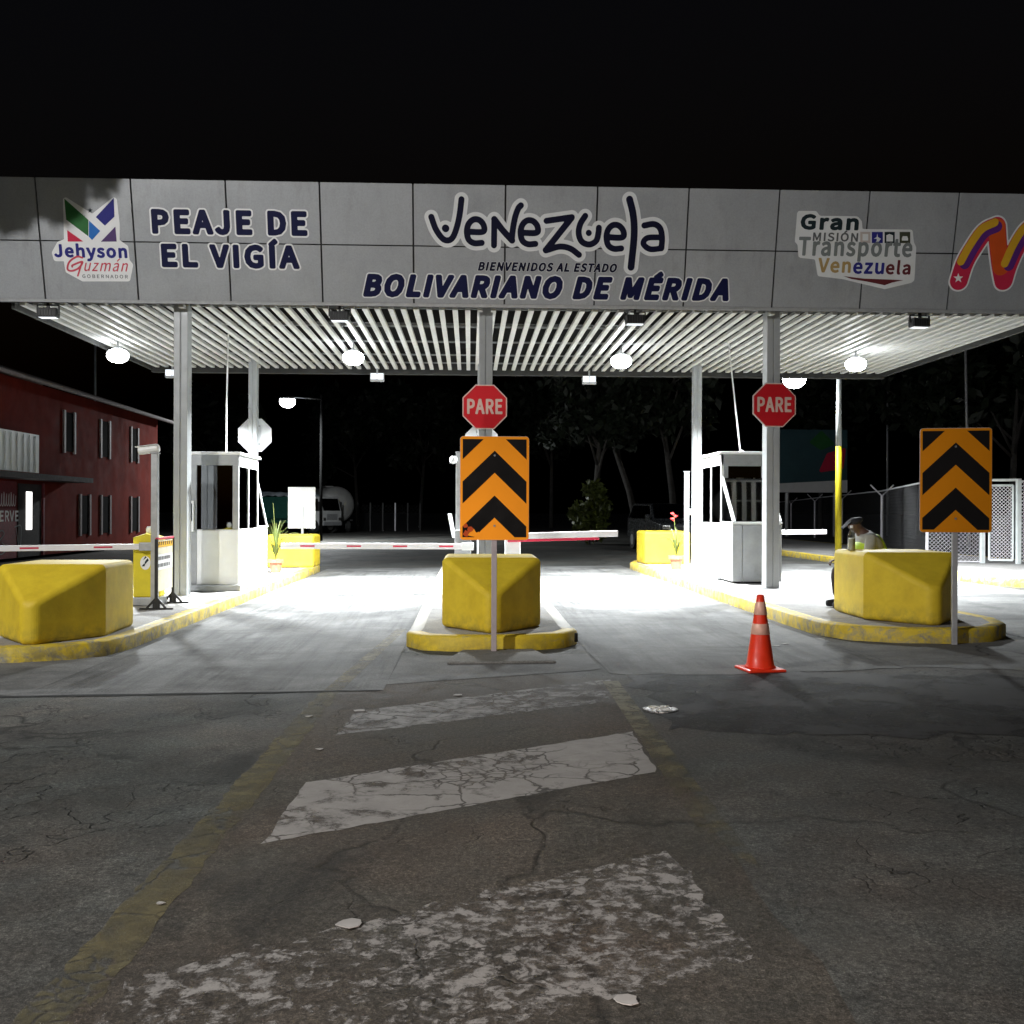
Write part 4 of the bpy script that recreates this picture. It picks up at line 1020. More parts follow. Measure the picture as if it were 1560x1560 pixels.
for px, py, r_, lab in spots:
    p = gxy(px, py); n = 9; a = [rn.uniform(.6, 1.1) for _ in range(n)]
    mb = MB(); mb.prism([(r_*a[k]*math.cos(2*PI*k/n), r_*.8*a[k]*math.sin(2*PI*k/n)) for k in range(n)], .004, .0065)
    o = mb.build('paper_scrap', M['paper'], None); o.location = (p.x, p.y, gz(p.x)+.004); tag(o, lab, 'litter', 'white scraps on the road')

# ------------------------------------------------------------------ potted plants
def pot_plant(label, loc, flower, seed):
    t = thing('potted_plant', label, 'potted plant', loc, 0, 'potted plants beside the booths')
    mb = MB(); mb.lathe([(.10, 0), (.145, .22), (.17, .22), (.175, .30), (.155, .30), (.15, .27)], 20); mb.build('pot', M['terracotta'], t, smooth=False)
    mb = MB(); mb.lathe([(.14, .26), (.05, .275)], 14); mb.build('soil', M['soil'], t)
    rn = random.Random(seed); mb = MB()
    for k in range(36 if not flower else 14):
        a = rn.uniform(0, 2*PI); hgt = rn.uniform(.35, .95) if not flower else rn.uniform(.35, .7); out = rn.uniform(.12, .5); ww = rn.uniform(.010, .022)
        pts = []
        for i in range(8):
            u = i/7; rr = out*u**1.5; z = .27+hgt*(u*1.6-.9*u*u*(1 if out > .3 else .7)); pts.append(Vector((rr*math.cos(a), rr*math.sin(a), z)))
        side = Vector((-math.sin(a), math.cos(a), 0)); v = []; f = []
        for i, q in enumerate(pts):
            hw = ww*math.sin(PI*min(1, .12+i/7*.88))*1.0; v += [q-side*hw+Vector((0, 0, .01)), q, q+side*hw+Vector((0, 0, .01))]
        for i in range(7): f += [(3*i, 3*i+1, 3*i+4, 3*i+3), (3*i+1, 3*i+2, 3*i+5, 3*i+4)]
        mb.add(v, f)
    mb.build('leaves', M['leaf'], t)
    mb = MB(); mb.tube([(0, 0, .26), (-.01, .0, .7), (-.06, 0, 1.25 if flower else 1.55)], [.012, .009, .005], 6); mb.build('stem', M['leaf'], t)
    if flower:
        mb = MB()
        for k in range(3):
            z = 1.06+.06*k; sgn = 1 if k % 2 else -1
            mb.add([(-.05, 0, z), (-.05+sgn*.09, .0, z+.06), (-.05+sgn*.02, .02, z+.09), (-.045, -.02, z+.05)], [(0, 1, 2), (0, 1, 3), (1, 2, 3), (0, 3, 2)])
        mb.build('flower', M['flower'], t)
    return t
p = atY(420, 873, 23.0); pot_plant('leafy potted plant in terracotta beside the left booth', (p.x, 23.0, iz(p.x)), False, 5)
p = atY(1030, 864, 22.6); pot_plant('potted plant with a red flower spike before the right rear block', (p.x, 22.6, iz(p.x)), True, 8)

# ------------------------------------------------------------------ person with bottle
def skin_mesh(name, pts, edges, mat, parent, sub=2):
    me = bpy.data.meshes.new(name); me.from_pydata([p[0] for p in pts], edges, [])
    bm = bmesh.new(); bm.from_mesh(me); L = bm.verts.layers.skin.verify(); bm.verts.ensure_lookup_table()
    for v, p in zip(bm.verts, pts):
        rr = p[1]; v[L].radius = rr if hasattr(rr, '__len__') else (rr, rr)
    bm.verts[0][L].use_root = True; bm.to_mesh(me); bm.free(); me.materials.append(mat)
    o = bpy.data.objects.new(name, me); COL.objects.link(o); o.parent = parent
    s = o.modifiers.new('skin', 'SKIN'); s.use_smooth_shade = True
    s = o.modifiers.new('sub', 'SUBSURF'); s.levels = sub; s.render_levels = sub
    return o
t = thing('person', 'person in a grey shirt and hi-vis vest sitting bent forward behind the right yellow block', 'person', (5.42, 13.42, iz(5.2)))
bp = [((0, 0, .52), .15), ((-.05, 0, .70), .15), ((-.14, 0, .88), .155), ((-.20, 0, .98), .10), ((-.245, 0, 1.035), .062), ((-.285, 0, 1.06), .085), ((-.325, 0, 1.11), .098), ((-.33, 0, 1.17), .07),
      ((-.08, -.11, .50), .10), ((-.52, -.14, .50), .072), ((-.50, -.15, .12), .05), ((-.50, -.15, .05), .045), ((-.64, -.16, .035), .035),
      ((-.08, .11, .50), .10), ((-.52, .14, .50), .072), ((-.48, .15, .12), .05), ((-.48, .15, .05), .045), ((-.62, .16, .035), .035),
      ((-.16, -.20, .92), .072), ((-.24, -.25, .66), .05), ((-.44, -.17, .62), .038), ((-.52, -.13, .62), .035),
      ((-.16, .20, .92), .072), ((-.24, .25, .66), .05), ((-.44, .17, .62), .038), ((-.52, .13, .62), .035)]
be = [(0, 1), (1, 2), (2, 3), (3, 4), (4, 5), (5, 6), (6, 7), (0, 8), (8, 9), (9, 10), (10, 11), (11, 12), (0, 13), (13, 14), (14, 15), (15, 16), (16, 17), (2, 18), (18, 19), (19, 20), (20, 21), (2, 22), (22, 23), (23, 24), (24, 25)]
skin_mesh('body', bp, be, M['skin'], t)
gr = 1.10
def grow(ids, k, ed, mat, name): 
    mp = {i: j for j, i in enumerate(ids)}
    return skin_mesh(name, [(bp[i][0], bp[i][1]*k) for i in ids], [(mp[a], mp[b]) for a, b in ed if a in mp and b in mp], mat, t)
grow([0, 1, 2, 3, 18, 19, 22, 23], 1.14, be, M['shirt'], 'shirt')
grow([0, 8, 9, 10, 13, 14, 15], 1.16, be, M['trouser'], 'trousers')
skin_mesh('vest', [((.0, 0, .58), .198), ((-.05, 0, .72), .202), ((-.13, 0, .86), .212), ((-.17, 0, .95), .165)], [(0, 1), (1, 2), (2, 3)], M['vest'], t)
skin_mesh('shoe', [((-.47, -.15, .06), .06), ((-.56, -.155, .05), .055), ((-.66, -.16, .042), .045)], [(0, 1), (1, 2)], M['capm'], t)
skin_mesh('shoe', [((-.45, .15, .06), .06), ((-.54, .155, .05), .055), ((-.64, .16, .042), .045)], [(0, 1), (1, 2)], M['capm'], t)
skin_mesh('cap', [((-.275, 0, 1.10), .10), ((-.305, 0, 1.15), .114), ((-.315, 0, 1.20), .092)], [(0, 1), (1, 2)], M['capm'], t)
mb = MB(); mb.add([(-.38, -.085, 1.15), (-.38, .085, 1.15), (-.475, .055, 1.06), (-.475, -.055, 1.06), (-.38, -.085, 1.14), (-.38, .085, 1.14), (-.475, .055, 1.05), (-.475, -.055, 1.05)], [(0, 1, 2, 3), (7, 6, 5, 4), (0, 4, 5, 1), (1, 5, 6, 2), (2, 6, 7, 3), (3, 7, 4, 0)]); mb.build('cap_peak', M['capm'], t)
for s_ in (-1, 1):
    mb = MB()
    for k in range(4):
        y = s_*(.10+.018*k); mb.tube([(-.53, y, .625), (-.575, y, .615), (-.60, y*1.0, .58), (-.59, y, .555)], [.0095, .009, .0085, .007], 6)
    mb.tube([(-.51, s_*.10, .62), (-.54, s_*.075, .60), (-.565, s_*.07, .575)], [.011, .010, .008], 6)
    mb.build('hand', M['skin'], t, smooth=True)
t = thing('stool', 'low stool under the sitting person behind the right block', 'stool', (5.46, 13.42, iz(5.2)))
mb = MB(); mb.lathe([(.17, .36), (.18, .38), (.17, .40)], 18); mb.build('seat', M['dark'], t)
for a in range(4): MB().tube([(.12*math.cos(a*PI/2+.7), .12*math.sin(a*PI/2+.7), .36), (.17*math.cos(a*PI/2+.7), .17*math.sin(a*PI/2+.7), 0)], .014, 8).build('leg', M['dark'], t)
p = atY(1297, 838, 12.5)
t = thing('bottle', 'clear plastic drink bottle standing on top of the right yellow block', 'bottle', (p.x, 12.5, iz(5.28)+.795))
mb = MB(); mb.lathe([(.042, 0), (.046, .02), (.046, .17), (.04, .21), (.018, .26), (.018, .285)], 16); mb.build('shell', M['plastic_clear'], t, smooth=True)
mb = MB(); mb.lathe([(.038, .01), (.041, .10), (.041, .15)], 16); mb.build('drink', M['amber'], t)
mb = MB(); mb.lathe([(.02, .275), (.021, .305), (.015, .307)], 14); mb.build('cap', M['halo'], t)

# ------------------------------------------------------------------ poles and far lamps
def street_lamp(label, base, h, arm_to, mats, lens, r=(.07, .045), group=None, lens_r=.2, watts=0):
    t = thing('street_lamp', label, 'street lamp', base, 0, group)
    if len(mats) == 2:
        hm = mats[1][1]; mb = MB(); mb.lathe([(r[0], 0), (r[0]*.9, hm)], 12); mb.build('pole', mats[0], t, smooth=True); mb = MB(); mb.lathe([(r[0]*.9, hm), (r[1], h)], 12); mb.build('upper_pole', mats[1][0], t, smooth=True)
    else: MB().lathe([(r[0], 0), (r[1], h)], 12).build('pole', mats[0], t, smooth=True)
    a = Vector(arm_to)
    MB().tube([(0, 0, h-.25), (a.x*.35, a.y*.35, a.z+.22), (a.x*.8, a.y*.8, a.z+.16), (a.x, a.y, a.z+.12)], .028, 8).build('arm', M['galv'], t, smooth=True)
    MB().lathe([(.04, .16), (.12, .12), (lens_r+.02, .06), (lens_r+.02, .02)], 18, a).build('head', M['galv'], t, smooth=True)
    MB().lathe([(lens_r*.9, .018), (lens_r, -.2*lens_r), (lens_r*.88, -.6*lens_r), (lens_r*.5, -.92*lens_r), (.02, -lens_r*1.02)], 18, a).build('lens', lens, t, smooth=True)
    if watts:
        L = bpy.data.lights.new('lamp_light', 'AREA'); L.shape = 'DISK'; L.size = lens_r*1.5; L.energy = watts; L.color = (.93, .98, 1.0)
        lo = bpy.data.objects.new('lamp_light', L); COL.objects.link(lo); lo.parent = t; lo.location = a+Vector((0, 0, -lens_r*1.1))
    return t
pb_ = atY(1277, 850, 30); lq = atY(1210, 574, 30); zsp = atY(1277, 680, 30).z
street_lamp('yellow and white pole lamp right of the canopy behind the sitting person', (pb_.x, 30, gz(9)), 6.6, (lq.x-pb_.x, 0, lq.z-gz(9)), [M['pole_yellow'], (M['pole_white'], zsp-gz(9))], M['lens_far'], (.10, .06), 'lamps beyond the toll', .34, 300)
lq = atY(438, 609, 52); pb2 = atY(497, 800, 56)
street_lamp('distant street lamp shining between the left booth and the canopy', (pb2.x, 54, gz(-8)), lq.z+.6, (lq.x-pb2.x, -2, lq.z-gz(-8)), [M['unlit']], M['lens_far'], (.09, .06), 'lamps beyond the toll', .40, 3000)
# lamp that lights the approach from behind the viewer's left shoulder
sl = street_lamp('tall street lamp standing behind the viewer on the left verge', (-10.2, 1.2, gz(-8)), 8.6, (1.2, .6, 8.7), [M['galv']], emit('warm_lens', (1, .93, .84), 6), (.10, .06), 'lamps before the toll', .24)
L = bpy.data.lights.new('street_light', 'SPOT'); L.energy = STREET; L.spot_size = R(128); L.spot_blend = .12; L.shadow_soft_size = .16; L.color = (1, .99, .975)
lo = bpy.data.objects.new('street_light', L); COL.objects.link(lo); lo.location = (-9.0, 1.8, 8.15)
lo.rotation_euler = Vector((10.5, 8.2, -8.5)).to_track_quat('-Z', 'Y').to_euler()
# dipped headlights of the viewer's vehicle
for x in (-.65, .65):
    L = bpy.data.lights.new('headlight', 'SPOT'); L.energy = HEAD; L.spot_size = R(64); L.spot_blend = .9; L.shadow_soft_size = .07; L.color = (1, .86, .78)
    lo = bpy.data.objects.new('headlight', L); COL.objects.link(lo); lo.location = (x, .2, .75); lo.rotation_euler = Vector((.12, 1, .0)).to_track_quat('-Z', 'Y').to_euler()
for px, y0, y1, Y, lab in ((145, 610, 520, 48, 'thin pale mast rising behind the red building roof'), (1477, 660, 500, 40, 'thin dark utility pole rising behind the right chevron sign'), (1352, 745, 600, 60, 'faint thin pole far behind the chain link fence')):
    a = atY(px, y0, Y); b = atY(px-8*(px > 1400), y1-60, Y)
    t = thing('utility_pole', lab, 'pole', (a.x, Y, gz(a.x)), 0, 'thin poles in the distance')
    MB().tube([(0, 0, 0), (b.x-a.x, 0, b.z)], [.07, .045], 8).build('pole', M['galv'], t, smooth=True)
    MB().tube([(b.x-a.x-.4, 0, b.z-.2), (b.x-a.x+.4, 0, b.z-.2)], .03, 6).build('crossarm', M['galv'], t)

# ------------------------------------------------------------------ red building on the left
bl = thing('red_building', 'dark red two storey building with narrow windows left of the toll', 'building', (-14, 38, gz(-8)))
BX = -14.0
mb = MB(); mb.box((BX-9, 22, 0), (BX, 46.5, 5.55)); mb.build('wall', M['bldg'], bl, world=True)
mb = MB(); mb.add([(BX+.55, 21.5, 5.5), (BX+.55, 47, 5.4), (BX-5, 47, 7.2), (BX-5, 21.5, 7.3), (BX+.55, 21.5, 5.62), (BX+.55, 47, 5.52), (BX-5, 47, 7.32), (BX-5, 21.5, 7.42)], [(3, 2, 1, 0), (4, 5, 6, 7), (0, 1, 5, 4), (1, 2, 6, 5), (2, 3, 7, 6), (3, 0, 4, 7)])
mb.add([(BX-9.5, 21.5, 5.5), (BX-5, 21.5, 7.3), (BX-5, 47, 7.2), (BX-9.5, 47, 5.4)], [(0, 1, 2, 3)]); mb.build('roof', M['rooftile'], bl, world=True)
mb = MB(); mb.tube([(BX+.62, 21.5, 5.52), (BX+.62, 47, 5.42)], .07, 8); mb.build('gutter', M['trimgrey'], bl, world=True)
def win(ya, yb, z0, z1):
    mb = MB()
    for y in (ya, yb): mb.box((BX-.02, y-.07, z0), (BX+.07, y+.07, z1))
    wf = mb.build('window', M['trimgrey'], bl, world=True)
    mb = MB(); mb.box((BX+.005, ya+.07, z0+.06), (BX+.02, yb-.07, z1-.05)); mb.build('pane', M['unlit'], wf, world=True)
fy = lambda px: 14*1560/(716-px)
for a, b in ((107, 122), (161, 174), (206, 216)): win(fy(a), fy(b), 3.45, 4.92)
for a, b in ((131, 145), (162, 175), (206, 217)): win(fy(a), fy(b), .55, 2.05)
mb = MB(); mb.box((BX, 26, 2.42), (BX+.9, 36.2, 2.58)); mb.build('ledge', M['ledge'], bl, world=True)
mb = MB()
mb.box((BX+.86, 26, 2.6), (BX+.9, 31.7, 3.75))
for k in range(14): mb.box((BX+.9, 26.2+.4*k, 2.62), (BX+.925, 26.25+.4*k, 3.7))
mb.build('balcony_panel', M['signback'], bl, world=True)
mb = MB(); mb.box((BX-.0, 32.3, .0), (BX+.03, 34.0, 2.3)); dr = mb.build('door', M['ledge'], bl, world=True)
mb = MB(); mb.box((BX+.031, 32.85, .85), (BX+.05, 33.25, 2.05)); mb.build('door_light', M['tube'], dr, world=True)
mb = MB(); mb.box((BX+.0, 26.5, .0), (BX+.02, 32.2, 2.35)); mb.box((BX+.02, 34.05, 0), (BX+.08, 34.15, 2.35)); sf = mb.build('shopfront', pm('shop_red', (.16, .014, .022), .6), bl, world=True)
SPn = Plane((BX+.025, 30.6, 0), (0, 1, 0), (0, 0, 1))
if SPn.n.x < 0: SPn.n = -SPn.n
lettering(SPn, 'SERVE', (.1, 1.72, 1.12, 1.46), 'trimtext' if 'trimtext' in M else 'halogrey', sf, .004, .03)
wave = [([(.1+.16*k, 1.95), (.1+.16*k, 1.65), (.2+.16*k, 1.63), (.24+.16*k, 1.9 if k % 3 else 2.0)], .022) for k in range(9)]
strokes(SPn, wave, 'lettering', M['halogrey'], sf, .004, h=.012)
strokes(SPn, [([(.1, .55), (.5, .85), (.75, .75), (.35, .5), (.2, .25), (.55, .15), (.9, .3), (.6, .5)], .02), ([(1.45, .95), (1.9, .95), (1.8, .2), (1.55, .9)], .02)], 'lettering', M['v_midgrey'], sf, .006, h=.014)

# ------------------------------------------------------------------ vehicles beyond the toll
def wheel(parent, x, y, r, w_=.22):
    mb = MB(); n = 20
    for (r1, y1, r2, y2) in ((r, -w_/2, r, w_/2),):
        mb.tube([(x, y-w_/2, r), (x, y-w_/2+.03, r), (x, y+w_/2-.03, r), (x, y+w_/2, r)], [r*.93, r, r, r*.93], n)
    wo = mb.build('wheel', M['black_rub'], parent, smooth=False)
    MB().tube([(x, y-w_/2-.012, r), (x, y+w_/2+.012, r)], r*.55, 14).build('rim', M['galv'], wo)
lp_ = gxy(470, 811); Yt = 72
c_ = atY(503, 800, Yt)
t = thing('cargo_truck', 'white cabbed truck with dark cargo body parked beyond the left lane', 'truck', (c_.x-.5, Yt, gz(-8)), R(-30))
# local +x = forward
mb = MB(); mb.add([(-.9, -1.1, .55), (.75, -1.1, .55), (.75, 1.1, .55), (-.9, 1.1, .55), (-.9, -1.1, 1.5), (.78, -1.1, 1.5), (.78, 1.1, 1.5), (-.9, 1.1, 1.5), (-.9, -1.05, 2.55), (.5, -1.05, 2.55), (.5, 1.05, 2.55), (-.9, 1.05, 2.55)],
    [(3, 2, 1, 0), (0, 1, 5, 4), (1, 2, 6, 5), (2, 3, 7, 6), (3, 0, 4, 7), (4, 5, 9, 8), (5, 6, 10, 9), (6, 7, 11, 10), (7, 4, 8, 11), (8, 9, 10, 11)]); mb.build('cab', M['truckwhite'], t, bevel=.05, seg=3)
mb = MB(); mb.add([(.775, -.95, 1.58), (.775, .95, 1.58), (.56, .92, 2.42), (.56, -.92, 2.42)], [(0, 1, 2, 3)]); mb.add([(.55, -1.115, 1.55), (-.5, -1.115, 1.55), (-.5, -1.075, 2.4), (.4, -1.075, 2.4)], [(0, 1, 2, 3)]); mb.build('windshield', M['glassdark'], t)
mb = MB(); mb.box((.79, -1.0, .55), (.87, 1.0, .8)); mb.box((.785, -.6, .95), (.80, .6, 1.35)); mb.build('bumper', M['galv'], t, bevel=.02)
for y in (-.85, .85): mb = MB(); mb.box((.79, y-.13, .9), (.82, y+.13, 1.1)); mb.build('headlight', M['steelshine'], t, bevel=.02)
for y in (-1.25, 1.25): mb = MB(); mb.box((.55, y-.05, 1.6), (.65, y+.05, 2.2)); mb.build('mirror', M['dark'], t, bevel=.02)
mb = MB(); mb.box((-7.2, -1.2, 1.0), (-1.05, 1.2, 2.55)); mb.box((-7.2, -1.0, .7), (-.9, 1.0, .98)); mb.build('cargo_body', M['truckgreen'], t, bevel=.03)
mb = MB(); n = 24; v = []; f = []; rn = random.Random(2)
for i in range(n):
    for j in range(7):
        x = -7.25+6.2*i/(n-1); y = -1.25+2.5*j/6; v.append((x, y, 2.57+(.28*math.sin(PI*j/6))+rn.uniform(-.06, .09)))
for i in range(n-1):
    for j in range(6): f.append((i*7+j, i*7+j+7, i*7+j+8, i*7+j+1))
mb.add(v, f); mb.build('tarpaulin', M['tarp'], t)
for x in (.0, -4.9, -6.2):
    for y in (-.98, .98): wheel(t, x, y, .5, .3)
c2 = atY(512, 800, 74)
t = thing('tanker_truck', 'grey round ended tanker parked behind the white cab truck', 'truck', (c2.x, 74, gz(-8)), R(-72))
mb = MB(); mb.tube([(-7, 0, 2.0), (-6.9, 0, 2.0), (.0, 0, 2.0), (.18, 0, 2.0), (.28, 0, 2.0)], [1.1, 1.32, 1.32, 1.15, .7], 28); mb.build('tank', M['tank'], t, smooth=True)
mb = MB(); mb.box((-7, -.5, .55), (0, .5, .85)); mb.box((-6.9, -1.2, .85), (0, -1.0, .95)); mb.box((-6.9, 1.0, .85), (0, 1.2, .95)); mb.build('chassis', M['dark'], t)
mb = MB(); mb.box((-4, -.3, 3.3), (-2.6, .3, 3.42)); mb.build('hatch', M['tank'], t, bevel=.03)
for x in (-.9, -5, -6.2):
    for y in (-1, 1): wheel(t, x, y, .5, .3)
cc = atY(1016, 800, 37)
t = thing('parked_suv', 'dark SUV parked behind the right rear yellow block', 'car', (cc.x, 37, gz(cc.x)), R(-84))
prof = [(2.2, .45), (2.25, .75), (2.1, 1.0), (1.15, 1.12), (.45, 1.68), (-1.9, 1.72), (-2.2, 1.15), (-2.25, .5), (-1.8, .35), (1.8, .35)]
mb = MB(); n = len(prof); v = []
for y, k in ((-.9, 1), (.9, 1)):
    for x, z in prof: v.append((x, y*(1 if z < 1.2 else .82), z))
mb.add(v, [tuple(range(n)), tuple(range(n, 2*n))[::-1]]+[(i, i+n, (i+1) % n+n, (i+1) % n) for i in range(n)]); mb.build('body', M['carpaint'], t, bevel=.05, seg=3)
mb = MB(); mb.add([(1.12, -.78, 1.16), (1.12, .78, 1.16), (.50, .68, 1.66), (.50, -.68, 1.66)], [(0, 1, 2, 3)]); o = mb.build('windshield', M['glassdark'], t); o.location = (.03, 0, .03)
for s_ in (-1, 1):
    mb = MB(); mb.add([(.95, s_*.91, 1.15), (.4, s_*.765, 1.62), (-1.8, s_*.765, 1.64), (-2.0, s_*.91, 1.17)], [(0, 1, 2, 3)]); mb.build('side_window', M['glassdark'], t)
    mb = MB(); mb.box((2.18, s_*.7-.14, .78), (2.27, s_*.7+.14, .93)); mb.build('headlight', M['steelshine'], t, bevel=.02)
    mb = MB(); mb.box((.85, s_*1.0-.07, 1.15), (1.0, s_*1.0+.07, 1.3)); mb.build('mirror', M['carpaint'], t, bevel=.02)
    for x in (-1.45, 1.4): wheel(t, x, s_*.8, .36)
mb = MB(); mb.box((2.22, -.45, .62), (2.27, .45, .92)); mb.box((2.22, -.85, .42), (2.3, .85, .55)); mb.build('grille', M['dark'], t, bevel=.01)

# ------------------------------------------------------------------ chain link fence and gate
def mesh_panel(p, q, z0, z1, sp, r):
    """diamond wire panel between two posts"""
    p, q = Vector((p[0], p[1], 0)), Vector((q[0], q[1], 0)); L = (q-p).length; u = (q-p)/L; H = z1-z0; mb = MB(); n_ = Vector((-u.y, u.x, 0))
    k = -H
    def wire(a0, b0, a1, b1, off):
        P, Q = p+u*a0+Vector((0, 0, z0+b0))+n_*off, p+u*a1+Vector((0, 0, z0+b1))+n_*off; d = (Q-P).normalized(); s_ = d.cross(n_)*r
        mb.add([P-s_, P+s_, P+n_*r*1.5, Q-s_, Q+s_, Q+n_*r*1.5], [(0, 1, 4, 3), (1, 2, 5, 4), (2, 0, 3, 5)])
    i = -int(H/sp)
    while i*sp < L:
        a = i*sp; t0 = max(0, -a); t1 = min(H, L-a)
        if t1 > t0:
            wire(a+t0, t0, a+t1, t1, .002); wire(a+t0, H-t0, a+t1, H-t1, -.002)
        i += 1
    return mb
fn = thing('chain_link_fence', 'tall chain link fence with forked post tops running back on the right', 'fence', (11.35, 25, gz(8)))
zg = gz(8)+KH; PT = [(12.55, 24.6), (11.35, 25.0), (14.7, 36), (16.75, 45.5), (18.75, 55), (22.2, 70), (25, 84)]
HF = 2.0
for i in range(1, len(PT)):
    x, y = PT[i]; zb = gz(8) if i > 1 else zg
    mb = MB(); mb.tube([(x, y, 0), (x, y, zb+HF)], .05 if i > 1 else .04, 8)
    if i > 1:
        for s_ in (-1, 1): mb.tube([(x, y, zb+HF-.02), (x+s_*.42, y, zb+HF+.38)], .026, 6)
    mb.build('post', M['fencewire'], fn, world=True)
for i in range(len(PT)-1):
    a, b = PT[i], PT[i+1]; d = i
    mesh_panel(a, b, zg+.05, zg+HF-.03, (.095, .2, .2, .25, .3, .3)[i], (.0045, .0018, .0018, .002, .002, .002)[i]).build('wire_mesh', M['fencewire'] if i == 0 else M['wiredark'], fn, world=True)
    mb = MB(); mb.tube([(*a, zg+HF), (*b, zg+HF)], .025, 6)
    if i < 1: mb.tube([(*a, zg+.03), (*b, zg+.03)], .02, 6)
    mb.build('rail', M['fencewire'], fn, world=True)
gt = thing('fence_gate', 'white framed wire mesh gate at the right edge of the view', 'gate', (12.55, 24.6, zg))
mb = MB(); mb.box((12.50, 24.55, zg-.02), (12.60, 24.65, zg+HF+.06)); mb.build('post', M['pole_white'], gt, world=True, bevel=.006)
mb = MB(); ga, gb = Vector((12.68, 24.52, 0)), Vector((13.15, 24.3, 0)); za, zb = zg+.08, zg+HF-.1
for q in (ga, gb): mb.tube([q+Vector((0, 0, za)), q+Vector((0, 0, zb))], .028, 8)
for z in (za, zb): mb.tube([ga+Vector((0, 0, z)), gb+Vector((0, 0, z))], .028, 8)
mb.build('leaf_frame', M['pole_white'], gt, world=True)
mesh_panel(ga, gb, za, zb, .085, .006).build('wire_mesh', M['fencewire'], gt, world=True)
mb = MB(); mb.box((13.22, 24.22, zg-.02), (13.32, 24.32, zg+HF+.06)); mb.build('post', M['pole_white'], gt, world=True, bevel=.006)
mb = MB(); mb.bar((12.55, 24.6, zg+HF+.03), (13.27, 24.27, zg+HF+.03), .06, .06); mb.build('top_bar', M['pole_white'], gt, world=True)
mb = MB(); mb.box((12.61, 24.5, zg+1.0), (12.70, 24.56, zg+1.12)); mb.build('lock', M['galv'], gt, world=True)
fr_ = thing('chain_link_fence', 'chain link fence panel leaving the view at the right edge', 'fence', (13.3, 24.2, zg))
mesh_panel((13.32, 24.25), (16.5, 22.8), zg+.05, zg+HF, .09, .006).build('wire_mesh', M['fencewire'], fr_, world=True)
mb = MB(); mb.tube([(13.32, 24.25, zg+HF), (16.5, 22.8, zg+HF)], .025, 6); mb.build('rail', M['fencewire'], fr_, world=True)
mb = MB(); mb.tube([(16.5, 22.8, 0), (16.5, 22.8, zg+HF)], .04, 8); mb.build('post', M['fencewire'], fr_, world=True)
# far fence at the end of the yard
ff = thing('far_fence', 'dim distant fence with one pale post right of the tanker', 'fence', (-9, 80, -.1))
a0, a1 = atY(545, 800, 80), atY(640, 800, 80)
for k in range(6):
    x = a0.x+(a1.x-a0.x)*k/5; mb = MB(); mb.box((x-.05, 79.95, -.1), (x+.05, 80.05, 2.1)); mb.build('post', M['fencewire'] if k == 3 else M['dark'], ff, world=True)
mesh_panel((a0.x, 80), (a1.x, 80), -.05, 1.95, .3, .004).build('wire_mesh', M['dark'], ff, world=True)

# ------------------------------------------------------------------ billboard beyond the right booth
q0, q1 = atY(1185, 750, 58), atY(1290, 655, 58)
t = thing('billboard', 'dim blue green billboard with a red and green emblem behind the right column', 'billboard', ((q0.x+q1.x)/2, 58, gz(8)))
mb = MB(); mb.box((q0.x, 57.9, q0.z), (q1.x, 58.1, q1.z)); bd = mb.build('panel', M['billboard'], t, world=True)
BP = Plane((q0.x, 57.89, q0.z), (1, 0, 0), (0, 0, 1)); bw, bh = q1.x-q0.x, q1.z-q0.z
poly_flat(BP, [(0, .0), (bw, .0), (bw, .2*bh), (0, .14*bh)], 'print', M['halogrey'], bd, .004)
blob(BP, [(bw*.62, bh*.35), (bw*.92, bh*.4), (bw*.95, bh*.68), (bw*.72, bh*.6)], .1, 'print', M['v_red'], bd, .004)
blob(BP, [(bw*.48, bh*.8), (bw*.62, bh*.95), (bw*.78, bh*.78), (bw*.62, bh*.7)], .1, 'print', M['v_green'], bd, .006)
for x in (q0.x+.6, q1.x-.6): mb = MB(); mb.tube([(x, 58.2, 0), (x, 58.2, q0.z+1.5)], .12, 8); mb.build('leg', M['galv'], t, world=True)

